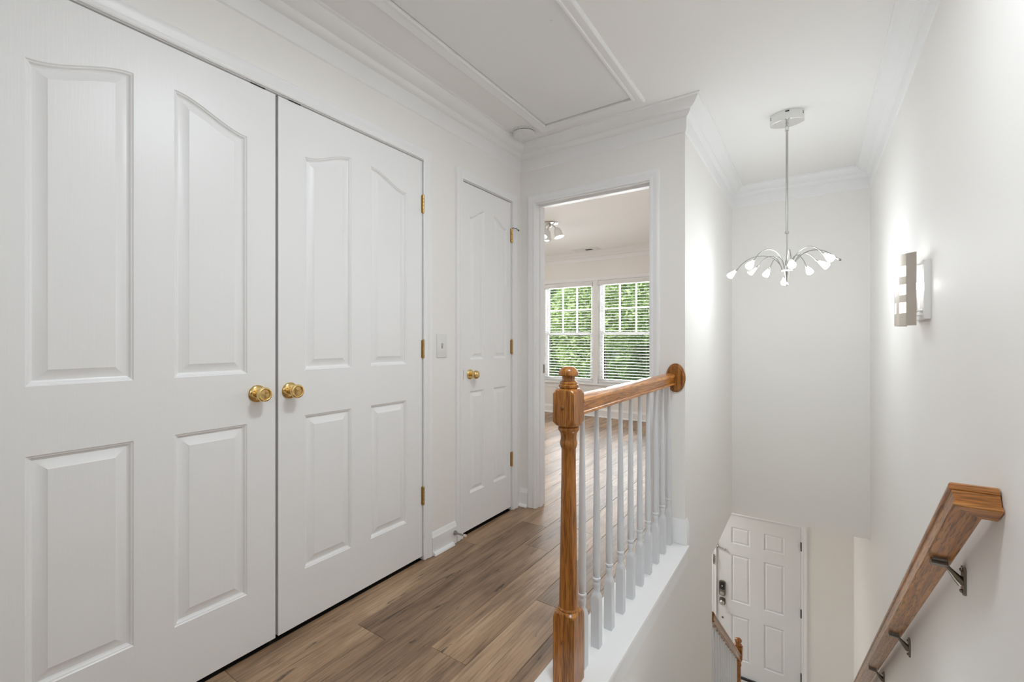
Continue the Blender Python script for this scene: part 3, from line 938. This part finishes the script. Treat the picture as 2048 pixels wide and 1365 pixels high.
# ------------------------------------------------------------------ sloping wall handrail
wr = thing('wall_handrail', 'sloping oak handrail on metal brackets on the wall below the sconce', 'handrail', (XR, 2.0, 0.4))
dv = Vector((0, math.cos(SLOPE), -math.sin(SLOPE)))
nv = Vector((0, math.sin(SLOPE), math.cos(SLOPE)))
P0 = Vector((0, 1.46, 0.789)) - nv * 0.047          # outer mitre corner at lip height
RW = 0.0325
xc = 0.266 + RW
def fS(s, t, n):            # s = x, t = distance down the rail
    q = P0 + dv * t + nv * n
    return (s, q.y, q.z)
path = [(XR - 0.003, RW), (xc, RW), (xc, 4.1)]
prof = [(-a, n) for a, n in RP]
full = MB().sweep(path, prof, fS)
k = len(prof)
ret, rail = MB(), MB()
ret.add(full.v, [f for f in full.f[:k]] + [full.f[2 * k]])
rail.add(full.v, [f for f in full.f[k:2 * k]] + [full.f[2 * k + 1]])
def prune(m):
    used = sorted({q for f in m.f for q in f}); mp2 = {q: i for i, q in enumerate(used)}
    r = MB(); r.add([m.v[q] for q in used], [[mp2[q] for q in f] for f in m.f]); return r
prune(rail).build('rail', M_OAK_S, wr, angle=16)
prune(ret).build('rail_return', M_OAK_X, wr, angle=16)['label'] = 'mitred oak return into the wall'
for yw in (1.80, 2.66, 3.52):
    # wall plate position and rail underside above it
    tpos = (yw - 0.055 - P0.y) / math.cos(SLOPE)
    base_pt = Vector(fS(xc, tpos, -0.001))
    zw = base_pt.z - 0.042
    yw2 = base_pt.y + 0.012
    pb = MB()
    rbox(pb, yw2 - 0.016, yw2 + 0.016, zw - 0.045, zw + 0.034, 0.0, 0.006, lambda s, t, d: (XR - d, s, t), 0.010)
    pb.sphere((XR - 0.007, yw2, zw + 0.024), 0.0055, 10, 6).sphere((XR - 0.007, yw2, zw - 0.036), 0.0055, 10, 6)
    br = pb.build('bracket', M_PEWTER, wr)
    br['label'] = 'antique metal rail bracket'
    ab = MB()
    p1 = Vector((XR - 0.006, yw2, zw - 0.010)); p2 = base_pt + Vector((0.004, 0, -0.008))
    ab.tube([p1, p1.lerp(p2, 0.25) + Vector((0, 0, -0.001)), p1.lerp(p2, 0.55) + Vector((0, 0, 0.004)), p1.lerp(p2, 0.8) + Vector((0, 0, 0.007)), p2],
            [0.0155, 0.0105, 0.0068, 0.0060, 0.0058], 12)
    ab.build('arm', M_PEWTER, br)
    sb = MB()
    for (t0, t1, w0) in ((-0.030, 0.030, 0.010),):
        sb.prism([(xc - 0.016, t0 + tpos), (xc + 0.014, t0 + tpos), (xc + 0.014, t1 + tpos - 0.040), (xc - 0.016, t1 + tpos - 0.040)], fS, -0.007, 0.0)
    sb.prism([(xc - 0.018, tpos - 0.009), (xc + 0.018, tpos - 0.009), (xc + 0.018, tpos + 0.011), (xc - 0.018, tpos + 0.011)], fS, -0.014, -0.0005)
    sb.build('saddle', M_PEWTER, br)

# ------------------------------------------------------------------ lower railing
LX = -0.600
low = thing('lower_stair_railing', 'oak rail with white balusters and newel at the foot of the stairs', 'railing', (LX, 4.2, -2.6))
lz = lambda y: -0.945 - 0.795 * (y - 3.50)       # underside of rail
def fLr(s, t, d):
    return (LX + s, d, lz(d) + t * 1.2)
b = MB().prism(RP, fLr, 3.365, 4.75)
b.build('handrail', M_OAK_L, low)
NWL = [(r, z) for r, z in NW]
zt = -1.742 - 1.0475
o = MB().turned(NWL, 0.038, (LX, 4.785, zt), 40).build('newel_post', M_OAK_D, low)
lb = None
for k in range(12):
    yk = 3.42 + 0.110 * k
    h = 0.92
    if lb is None:
        o = MB().turned([(0.016, 0.0), (0.016, 0.2), (0.012, 0.22), (0.0135, 0.30), (0.0085, 0.92)], 0.016, (0, 0, 0), 12).build('baluster', M_RAILW, low, origin=(0, 0, 0))
        lb = o.data
    else:
        o = bpy.data.objects.new('baluster', lb)
        COL.objects.link(o)
        o.parent = low
    o.location = (0, yk - 4.2, lz(yk) + 0.002 - h + 2.6)
b = MB().prism([(3.365, lz(3.365) - 0.91), (3.365, lz(3.365) - 1.25), (4.75, lz(4.75) - 1.25), (4.75, lz(4.75) - 0.91)], lambda s, t, d: (LX + d, s, t), -0.02, 0.03)
b.build('base_rail', M_TRIM, low)

# ------------------------------------------------------------------ chandelier
HB = Vector((-0.1255, 3.0225, 1.5365))
ch = thing('chandelier', 'chrome chandelier with ten curved arms hanging over the stairs', 'chandelier', (HB.x, HB.y, 1.447))
lamp('chandelier_light', 'POINT', (HB.x, HB.y, 1.50), 4.8, (0.89, 0.955, 1.0), size=0.09)
def lens(a, bb, n=12):
    R = (a * a + bb * bb) / (2 * bb)
    th = math.asin(a / R)
    pts = [(R * math.sin(-th + 2 * th * i / n), -(R * math.cos(-th + 2 * th * i / n) - (R - bb))) for i in range(n + 1)]
    pts = [p for p in pts if abs(p[0]) <= a * 0.93]
    return pts + [(-x, -y) for x, y in pts]
def fCan(s, t, d):
    return (HB.x + s, HB.y + t, ZC - d)
b = MB()
L0 = lens(0.094, 0.062); L1 = lens(0.090, 0.058)
n = len(L0)
for L, d in ((L0, 0.0), (L0, 0.052), (L1, 0.0555)):
    b.v += [fCan(s, t, d) for s, t in L]
for i in range(2):
    b.f += [(i * n + q, i * n + (q + 1) % n, (i + 1) * n + (q + 1) % n, (i + 1) * n + q) for q in range(n)]
b.f.append(tuple(range(n))); b.f.append(tuple(2 * n + q for q in range(n)))
can = b.build('canopy', M_CHROME, ch); can['label'] = 'chrome boat-shaped ceiling canopy'
for sx in (-1, 1):
    for d in (0.016, 0.025):
        for q in (0.0,):
            b = MB().box(HB.x + sx * 0.0770 - 0.004, HB.x + sx * 0.0770 + 0.004, HB.y + q - 0.026, HB.y + q + 0.020, ZC - d - 0.002, ZC - d + 0.002)
            b.build('slot', M_BLACK, can)
b = MB().box(HB.x - 0.006, HB.x + 0.014, HB.y - 0.0635, HB.y - 0.060, ZC - 0.013, ZC - 0.007)
b.build('slot', M_BLACK, can)
b = MB().lathe([(0.009, 2.362), (0.009, 2.384)], (HB.x, HB.y, 0), (0, 0, 1), 14)
b.lathe([(0.0105, 2.343), (0.0105, 2.362)], (HB.x, HB.y, 0), (0, 0, 1), 14)
b.build('collar', M_CHROME, can)
b = MB().lathe([(0.0062, 1.755), (0.0062, 2.345)], (HB.x, HB.y, 0), (0, 0, 1), 14)
b.lathe([(0.0105, 1.748), (0.0105, 1.760)], (HB.x, HB.y, 0), (0, 0, 1), 14)
b.lathe([(0.0042, 1.545), (0.0042, 1.75)], (HB.x, HB.y, 0), (0, 0, 1), 12)
b.build('rod', plain('rod_nickel', (0.50, 0.49, 0.47), 0.25, 1.0), ch)
b = MB().lathe([(0.0, 1.447), (0.0055, 1.4485), (0.0085, 1.455), (0.0055, 1.4625), (0.003, 1.465), (0.004, 1.470), (0.0075, 1.485), (0.0125, 1.505), (0.0165, 1.528), (0.019, 1.532), (0.034, 1.5335),
                (0.036, 1.5355), (0.034, 1.538), (0.012, 1.540), (0.010, 1.562), (0.006, 1.566)], (HB.x, HB.y, 0), (0, 0, 1), 24)
b.build('hub', M_CHROME, ch)
LAMPS = [((-0.426, 3.151, 1.559), 1), ((-0.273, 2.675, 1.539), 1), ((-0.304, 3.089, 1.561), 0), ((-0.237, 3.206, 1.559), 1), ((-0.151, 3.301, 1.512), 1),
         ((-0.091, 2.677, 1.527), 1), ((-0.024, 3.242, 1.561), 1), ((0.044, 3.046, 1.561), 1), ((0.062, 2.817, 1.565), 1), ((0.131, 2.997, 1.561), 2)]
for (p, lit) in LAMPS:
    c = Vector(p)                      # centre of the shade
    out = Vector((c.x - HB.x, c.y - HB.y, 0)); R = out.length; out.normalize()
    tilt = (out * 0.80 + Vector((0, 0, -0.60))).normalized()
    root = c - tilt * 0.040             # socket end
    a0 = HB + out * 0.026
    hgt = 0.105 + 0.05 * (R - 0.2)
    a1 = a0 + Vector((0, 0, hgt)) + out * 0.02
    a2 = root - tilt * (0.35 * R) + Vector((0, 0, 0.035))
    pts = []
    for i in range(19):
        u = i / 18
        pts.append(a0 * (1 - u) ** 3 + a1 * 3 * u * (1 - u) ** 2 + a2 * 3 * u * u * (1 - u) + root * u ** 3)
    arm = MB().tube(pts, 0.0022, 8).build('arm', M_ARM, ch)
    MB().lathe([(0.0030, -0.004), (0.0045, 0.0), (0.0045, 0.014), (0.0060, 0.016), (0.0060, 0.020)], root, tilt, 12).build('socket', M_NICKEL, arm)
    if lit < 2:
        b = MB().lathe([(0.0060, 0.016), (0.0080, 0.024), (0.0125, 0.038), (0.0165, 0.052), (0.0188, 0.062), (0.0185, 0.068), (0.0130, 0.073), (0.0, 0.074)], root, tilt, 20)
        s_ = b.build('shade', M_SHADE if lit else M_SHADE_OFF, arm)
        s_['label'] = 'glowing frosted tulip shade' if lit else 'unlit frosted tulip shade'
    else:
        b = MB().lathe([(0.0050, 0.018), (0.0058, 0.022), (0.0050, 0.030), (0.0022, 0.034)], root, tilt, 12)
        b.build('bare_socket', M_PEWTER, arm)['label'] = 'socket with no shade'

# ------------------------------------------------------------------ wall sconce
sc = thing('wall_sconce', 'curved brushed nickel wall sconce with lit square cut-outs', 'sconce', (XR, 2.28, 1.325))
b = MB().cbox(XR - 0.019, XR, 2.196, 2.438, 1.212, 1.430, 0.0015)
b.build('back_plate', M_PLASTIC, sc)
# curved front shade: arc about a vertical axis, solid strips leave the 3 x 3 square openings
SCY, SR, SA = 2.317, 0.1325, 0.90
SXC = 0.400
SZ0, SZ1 = 1.189, 1.463
def fSh(a, z, r):
    return (SXC - r * math.cos(a), SCY + r * math.sin(a), z)
def arc_patch(b, a0, a1, z0, z1, r0=SR - 0.0012, r1=SR, n=8):
    m = max(1, int(round(n * (a1 - a0) / (2 * SA) * 2)))
    vs_, fs = [], []
    for i in range(m + 1):
        a = a0 + (a1 - a0) * i / m
        vs_ += [fSh(a, z0, r0), fSh(a, z0, r1), fSh(a, z1, r1), fSh(a, z1, r0)]
    for i in range(m):
        p, q = 4 * i, 4 * (i + 1)
        fs += [(p, q, q + 1, p + 1), (p + 1, q + 1, q + 2, p + 2), (p + 2, q + 2, q + 3, p + 3), (p + 3, q + 3, q, p)]
    fs += [(0, 1, 2, 3), (4 * m + 3, 4 * m + 2, 4 * m + 1, 4 * m)]
    b.add(vs_, fs)
hole_a = [(-0.620, -0.350), (-0.193, 0.077), (0.234, 0.504)]
zh = [(1.237, 1.278), (1.3065, 1.347), (1.377, 1.418)]
b = MB()
ea = [-SA] + [x for h in hole_a for x in h] + [SA]
for i in range(0, len(ea), 2):
    arc_patch(b, ea[i], ea[i + 1], SZ0, SZ1)
for a0, a1 in hole_a:
    ez = [SZ0] + [x for h in zh for x in h] + [SZ1]
    for i in range(0, len(ez), 2):
        arc_patch(b, a0, a1, ez[i], ez[i + 1])
shd = b.build('shade', M_SCONCE, sc, angle=25); shd['label'] = 'curved brushed metal front'
for a0, a1 in hole_a:
    for z0, z1 in zh:
        b = MB(); arc_patch(b, a0 - 0.02, a1 + 0.02, z0 - 0.003, z1 + 0.003, SR - 0.0045, SR - 0.0016)
        b.build('diffuser', M_DIFF, shd)
for z in (1.225, 1.418):
    b = MB().tube([(XR - 0.018, 2.245, z), (SXC - (SR - 0.003) * math.cos(0.58), SCY - SR * math.sin(0.58), z)], 0.003, 8)
    b.build('support_rod', M_CHROME, sc)
b = MB().sphere((XR - 0.040, 2.258, 1.338), 0.014, 14, 8, (1, 1, 1.35))
b.build('bulb', M_BULB, sc)
b = MB().lathe([(0.012, 1.238), (0.012, 1.300), (0.008, 1.318)], (XR - 0.040, 2.258, 0), (0, 0, 1), 14)
b.build('lamp_holder', M_PLASTIC, sc)
b = MB().tube([(XR - 0.018, 2.222, 1.243), (XR - 0.030, 2.224, 1.243), (XR - 0.038, 2.240, 1.240), (XR - 0.040, 2.252, 1.240)], 0.003, 8)
b.lathe([(0.006, 0), (0.006, 0.008), (0.003, 0.010)], (XR - 0.018, 2.222, 1.243), (-1, 0, 0), 10)
b.build('wire', M_PLASTIC, sc)

# ------------------------------------------------------------------ bedroom: ceiling spotlight, vent, windows, blinds
SP = Vector((-2.44, 4.36, ZC))
sp = thing('ceiling_spotlight', 'white ceiling spotlight with frosted bell shades seen through the doorway', 'ceiling light', SP)
b = MB().lathe([(0.105, 0.0), (0.105, 0.008), (0.098, 0.016), (0.04, 0.024), (0.018, 0.05), (0.0, 0.055)], SP, (0, 0, -1), 28); b.build('canopy', M_CHROME, sp)
for i in range(3):
    a = math.radians(15 + 120 * i)
    o = SP + Vector((0.085 * math.cos(a), 0.085 * math.sin(a), -0.075))
    d = Vector((0.30 * math.cos(a), 0.30 * math.sin(a), -1)).normalized()
    arm = MB().tube([SP + Vector((0.03 * math.cos(a), 0.03 * math.sin(a), -0.02)), SP + Vector((0.06 * math.cos(a), 0.06 * math.sin(a), -0.045)), o], 0.009, 8).build('arm', M_CHROME, sp)
    MB().lathe([(0.020, -0.012), (0.032, 0.0), (0.042, 0.030), (0.048, 0.070), (0.058, 0.095), (0.055, 0.095), (0.045, 0.070), (0.038, 0.030)], o, d, 20).build('bell_shade', M_SPOTG, arm)
    MB().sphere(o + d * 0.085, 0.034, 14, 8, (1, 1, 0.7)).build('bulb', M_SPOT, arm)
vt = thing('ceiling_vent', 'white ceiling air vent near the bedroom crown moulding', 'vent', (-2.72, 5.93, ZC))
b = MB().sweep([(-2.90, 5.86), (-2.90, 6.01), (-2.545, 6.01), (-2.545, 5.86)], [(0, 0), (0, 0.006), (0.022, 0.004), (0.022, 0)], fC, closed=True); b.build('frame', M_PLASTIC, vt)
for i in range(6):
    y0 = 5.866 + i * 0.0235
    b = MB().prism([(y0, 0.001), (y0 + 0.017, 0.009), (y0 + 0.019, 0.008), (y0 + 0.002, 0.0)], lambda s, t, d: (d, s, ZC - t), -2.898, -2.547); b.build('louvre', M_PLASTIC, vt)
b = MB().box(-2.72, -2.62, 5.90, 5.955, ZC - 0.0105, ZC - 0.0092); b.build('opening', M_DARK, vt)

def window(idx, x0, x1, label):
    w = bpy.data.objects.new('window_%d' % idx, None); COL.objects.link(w)
    w.location = ((x0 + x1) / 2, BY, WZ0); w['_w'] = tuple(w.location)
    struct(w, label, 'window')
    z0, z1, zm = 0.492, 2.003, 1.222
    ya, yb2 = BY + 0.045, BY + 0.085
    b = MB().sweep([(x0, z0), (x1, z0), (x1, z1), (x0, z1)], [(0, 0), (0.028, 0), (0.028, 0.09), (0, 0.09)], lambda s, t, d: (s, BY + 0.02 + d, t), closed=True); b.build('frame', M_TRIM, w)
    def sash(s0, s1, t0, t1, y, nm):
        return MB().sweep([(s0, t0), (s1, t0), (s1, t1), (s0, t1)], [(0, 0), (0.038, 0), (0.038, 0.028), (0, 0.028)], lambda s, t, d: (s, y + d, t), closed=True).build(nm, M_TRIM, w)
    a0, a1 = x0 + 0.026, x1 - 0.026
    up = sash(a0, a1, zm - 0.012, z1 - 0.026, BY + 0.070, 'upper_sash')
    lo = sash(a0, a1, z0 + 0.026, zm + 0.022, BY + 0.040, 'lower_sash')
    g0, g1, h0, h1 = a0 + 0.036, a1 - 0.036, zm + 0.024, z1 - 0.062
    for i in (1, 2):
        x = g0 + (g1 - g0) * i / 3
        MB().box(x - 0.009, x + 0.009, BY + 0.074, BY + 0.094, h0, h1).build('muntin', M_TRIM, up)
    zc = (h0 + h1) / 2
    for i in range(3):
        MB().box(g0 + (g1 - g0) * i / 3 + (0.009 if i else 0), g0 + (g1 - g0) * (i + 1) / 3 - (0.009 if i < 2 else 0), BY + 0.074, BY + 0.094, zc - 0.009, zc + 0.009).build('muntin', M_TRIM, up)
        for j in range(2):
            MB().box(g0 + (g1 - g0) * i / 3, g0 + (g1 - g0) * (i + 1) / 3, BY + 0.083, BY + 0.085, (h0, zc)[j], (zc, h1)[j]).build('pane', M_GLASS, up)
    MB().box(g0, g1, BY + 0.053, BY + 0.055, z0 + 0.062, zm - 0.014).build('pane', M_GLASS, lo)
    return w
XM0, XM1 = -2.700, -2.628
window(1, WX0 + 0.004, XM0, 'double-hung bedroom window, farther from the balustrade, with a six-pane upper sash')
window(2, XM1, WX1 - 0.004, 'double-hung bedroom window, nearer the balustrade, with a six-pane upper sash')
b = MB().box(XM0, XM1, BY - 0.012, BY + 0.11, WZ0 + 0.002, WZ1 - 0.002)
struct(b.build('trim_17', M_TRIM), 'white mullion between the bedroom windows', 'trim')
b = MB().sweep([(WX1, WZ0 + 0.02), (WX1, WZ1), (WX0, WZ1), (WX0, WZ0 + 0.02)], [(-a, d) for a, d in CASING], fB)
struct(b.build('trim_18', M_TRIM), 'white casing around the bedroom windows', 'window casing')
b = MB().cbox(WX0 - 0.075, WX1 + 0.075, BY - 0.045, BY + 0.055, WZ0 - 0.005, WZ0 + 0.018, 0.004)
b.prism([(-0.0, 0.0), (0.014, 0.0), (0.014, 0.060), (0.0, 0.065)], lambda s, t, d: (d, BY - s, WZ0 - 0.070 + t), WX0 - 0.06, WX1 + 0.06)
struct(b.build('trim_19', M_TRIM), 'white stool and apron under the bedroom windows', 'window sill')

slat_me = {}
def blind(x0, x1, label):
    t = thing('window_blind', label, 'blind', ((x0 + x1) / 2, BY + 0.012, 0.52), 'white slatted blinds on the bedroom windows')
    cx, w = (x0 + x1) / 2, x1 - x0
    yc = BY + 0.010
    MB().cbox(x0, x1, yc - 0.022, yc + 0.020, 1.940, 1.998, 0.003).build('head_rail', M_BLIND, t)
    MB().cbox(x0 + 0.004, x1 - 0.004, yc - 0.020, yc + 0.018, 0.512, 0.530, 0.003).build('bottom_rail', M_BLIND, t)
    zs = np.arange(0.560, 1.935, 0.0415)
    ti = math.radians(6)
    for z in zs:
        if 'slat' not in slat_me:
            b = MB().prism([(-0.0195, -0.0010), (0.0, 0.0012), (0.0195, -0.0010), (0.0195, 0.0008), (0.0, 0.0030), (-0.0195, 0.0008)],
                           lambda s, q, d: (d, s * math.cos(ti) - q * math.sin(ti), q * math.cos(ti) + s * math.sin(ti)), -w / 2 + 0.005, w / 2 - 0.005)
            o = b.build('slat', M_BLIND, t, origin=(0, 0, 0))
            slat_me['slat'] = o.data
        else:
            o = bpy.data.objects.new('slat', slat_me['slat']); COL.objects.link(o); o.parent = t
        o.location = (0, yc - (BY + 0.012), float(z) - 0.52)
    for x in (x0 + 0.12, x1 - 0.12):
        MB().tube([(x, yc - 0.0215, 0.52), (x, yc - 0.0215, 1.95)], 0.0012, 6).build('ladder_cord', M_BLIND, t)
    MB().tube([(x0 + 0.05, yc - 0.026, 1.15), (x0 + 0.05, yc - 0.026, 1.95)], 0.003, 6).build('tilt_wand', M_PLASTIC, t)
    return t
blind(WX0 + 0.012, XM0 - 0.008, 'white slatted blind on the bedroom window behind the newel cap')
blind(XM1 + 0.008, WX1 - 0.012, 'white slatted blind on the bedroom window above the oak handrail')

# ------------------------------------------------------------------ outdoors
GZ = -3.3
b = MB().box(-60, 30, 7.5, 80, GZ - 0.3, GZ)
struct(b.build('ground', M_GRASS), 'green lawn outside', 'lawn')

def leaf_cloud(centers, radii, n, size, parent, mat, name='foliage'):
    """real leaves: one small pointed quad each"""
    C = np.array(centers); R = np.array(radii)
    wgt = (R[:, 0] * R[:, 1] * R[:, 2]) ** 0.7; wgt = wgt / wgt.sum()
    pick = RNG.choice(len(C), n, p=wgt)
    d = RNG.normal(size=(n, 3)); d /= np.linalg.norm(d, axis=1, keepdims=True)
    rad = RNG.uniform(0.35, 1.0, (n, 1)) ** 0.5
    P = C[pick] + d * rad * R[pick]
    u = RNG.normal(size=(n, 3)); u[:, 2] *= 0.5; u /= np.linalg.norm(u, axis=1, keepdims=True)
    w = RNG.normal(size=(n, 3)); w -= (w * u).sum(1, keepdims=True) * u; w /= np.linalg.norm(w, axis=1, keepdims=True)
    s = RNG.uniform(0.6, 1.2, (n, 1)) * size
    V = np.stack([P - u * s, P + w * s * 0.42, P + u * s, P - w * s * 0.42], 1).reshape(-1, 3)
    me = bpy.data.meshes.new(name)
    me.vertices.add(4 * n); me.vertices.foreach_set('co', (V - np.array(parent['_w'])).ravel())
    me.loops.add(4 * n); me.loops.foreach_set('vertex_index', np.arange(4 * n))
    me.polygons.add(n); me.polygons.foreach_set('loop_start', np.arange(n) * 4)
    me.update(); me.validate()
    me.materials.append(mat)
    o = bpy.data.objects.new(name, me); COL.objects.link(o); o.parent = parent
    o['kind'] = 'stuff'
    return o

def tree(x, y, crowns, n, size, mat, label, trunk_r=0.12):
    t = thing('tree', label, 'tree', (x, y, GZ), 'trees outside the bedroom windows')
    top = max(c[0][2] for c in crowns)
    b = MB().tube([(x, y, GZ - 0.05), (x + 0.05, y, GZ + 1.5), (x - 0.05, y + 0.05, (GZ + top) / 2 + 0.5), (x, y, top)], [trunk_r, trunk_r * 0.85, trunk_r * 0.6, trunk_r * 0.2], 10)
    for c, r in crowns[:5]:
        b.tube([(x, y, c[2] - r[2] * 0.9), ((x + c[0]) / 2, (y + c[1]) / 2, c[2] - 0.4 * r[2]), c], [trunk_r * 0.4, trunk_r * 0.25, 0.02], 6)
    b.build('trunk', M_BARK, t)
    leaf_cloud([c[0] for c in crowns], [c[1] for c in crowns], n, size, t, mat)
    return t
tree(-7.2, 13.8, [((-7.5, 13.8, 2.0), (1.7, 1.3, 1.6)), ((-8.3, 13.9, 0.6), (1.2, 1.2, 1.4)), ((-6.7, 13.7, 3.0), (1.35, 1.2, 1.2)), ((-7.2, 13.5, 0.2), (1.0, 0.9, 1.3))], 19000, 0.095, M_LEAF[1],
     'dark leafy tree outside the bedroom window behind the newel cap')
tree(-4.5, 11.0, [((-4.4, 11.0, 2.4), (1.4, 1.1, 1.1)), ((-5.2, 10.9, 1.7), (1.0, 0.9, 0.9)), ((-3.5, 11.1, 2.2), (1.2, 1.0, 1.2)), ((-4.3, 10.8, 1.35), (0.9, 0.7, 0.5)), ((-5.2, 10.8, 0.75), (0.55, 0.6, 0.6))], 17000, 0.075, M_LEAF[0],
     'light green leafy tree outside, filling the upper window panes')
tree(-4.0, 13.8, [((-4.1, 13.8, 1.5), (0.85, 0.9, 1.7)), ((-4.15, 13.7, 0.0), (0.75, 0.9, 1.2)), ((-3.6, 13.9, 3.0), (1.2, 1.1, 1.2))], 12000, 0.09, M_LEAF[1],
     'leafy tree outside at the doorway-jamb side of the window')
tree(-8.6, 21.0, [((-8.6, 21.0, 1.0), (2.6, 2.0, 2.6)), ((-11.0, 21.5, 1.5), (2.4, 2.0, 2.8)), ((-6.6, 22.5, 4.4), (3.4, 2.0, 2.0)), ((-9.5, 22.0, 4.5), (3.5, 2.0, 2.4)), ((-12.6, 22.0, 3.0), (3.0, 2.0, 3.0)), ((-6.4, 21.0, 0.3), (1.5, 1.5, 2.6))], 18000, 0.16, M_LEAF[1],
     'distant broad tree seen between the nearer leaves', 0.25)
tree(-4.3, 9.2, [((-4.9, 9.3, -0.55), (0.8, 0.6, 0.42)), ((-4.1, 9.1, -0.50), (0.7, 0.5, 0.40)), ((-3.3, 9.2, -0.45), (0.7, 0.5, 0.45)), ((-2.6, 9.2, -0.30), (0.6, 0.5, 0.5))], 9000, 0.06, M_LEAF[0],
     'low leafy young tree just outside at sill height', 0.06)
hs = thing('neighbour_house', 'pale grey house with white trim seen between the trees', 'house', (-10.45, 27.5, GZ))
hx0, hx1, hy = -12.0, -8.9, 26.0
b = MB().prism([(hx0, GZ), (hx1, GZ), (hx1, 0.0), ((hx0 + hx1) / 2, 1.7), (hx0, 0.0)], lambda s, t, d: (s, d, t), hy, hy + 6); b.build('wall', M_SIDING, hs)
b = MB().prism([(hx0 - 0.3, -0.12), (hx0 - 0.3, 0.0), ((hx0 + hx1) / 2, 1.92), (hx1 + 0.3, 0.0), (hx1 + 0.3, -0.12), ((hx0 + hx1) / 2, 1.76)], lambda s, t, d: (s, d, t), hy - 0.25, hy + 6.2); b.build('roof', M_ROOF, hs)
for sgn, xs in ((1, hx0), (-1, hx1)):
    b = MB().prism([(xs - sgn * 0.3, -0.22), (xs - sgn * 0.3, -0.02), ((hx0 + hx1) / 2, 1.86), ((hx0 + hx1) / 2, 1.66)], lambda s, t, d: (s, d, t), hy - 0.30, hy - 0.25); b.build('rake_board', M_TRIM, hs)
for x in (hx0, hx1 - 0.15):
    MB().box(x, x + 0.15, hy - 0.03, hy, GZ, 0.0).build('corner_board', M_TRIM, hs)
for x in (-11.5, -10.2):
    f = MB().sweep([(x, -1.7), (x + 0.8, -1.7), (x + 0.8, -0.3), (x, -0.3)], [(0, 0), (0.09, 0), (0.09, 0.05), (0, 0.05)], lambda s, t, d: (s, hy - d, t), closed=True).build('window', M_TRIM, hs)
    MB().box(x + 0.09, x + 0.71, hy - 0.02, hy - 0.01, -1.61, -0.39).build('pane', plain('dark_pane', (0.05, 0.06, 0.07), 0.1), f)

# tidy helper property
for o in S.objects:
    if '_w' in o.keys():
        del o['_w']
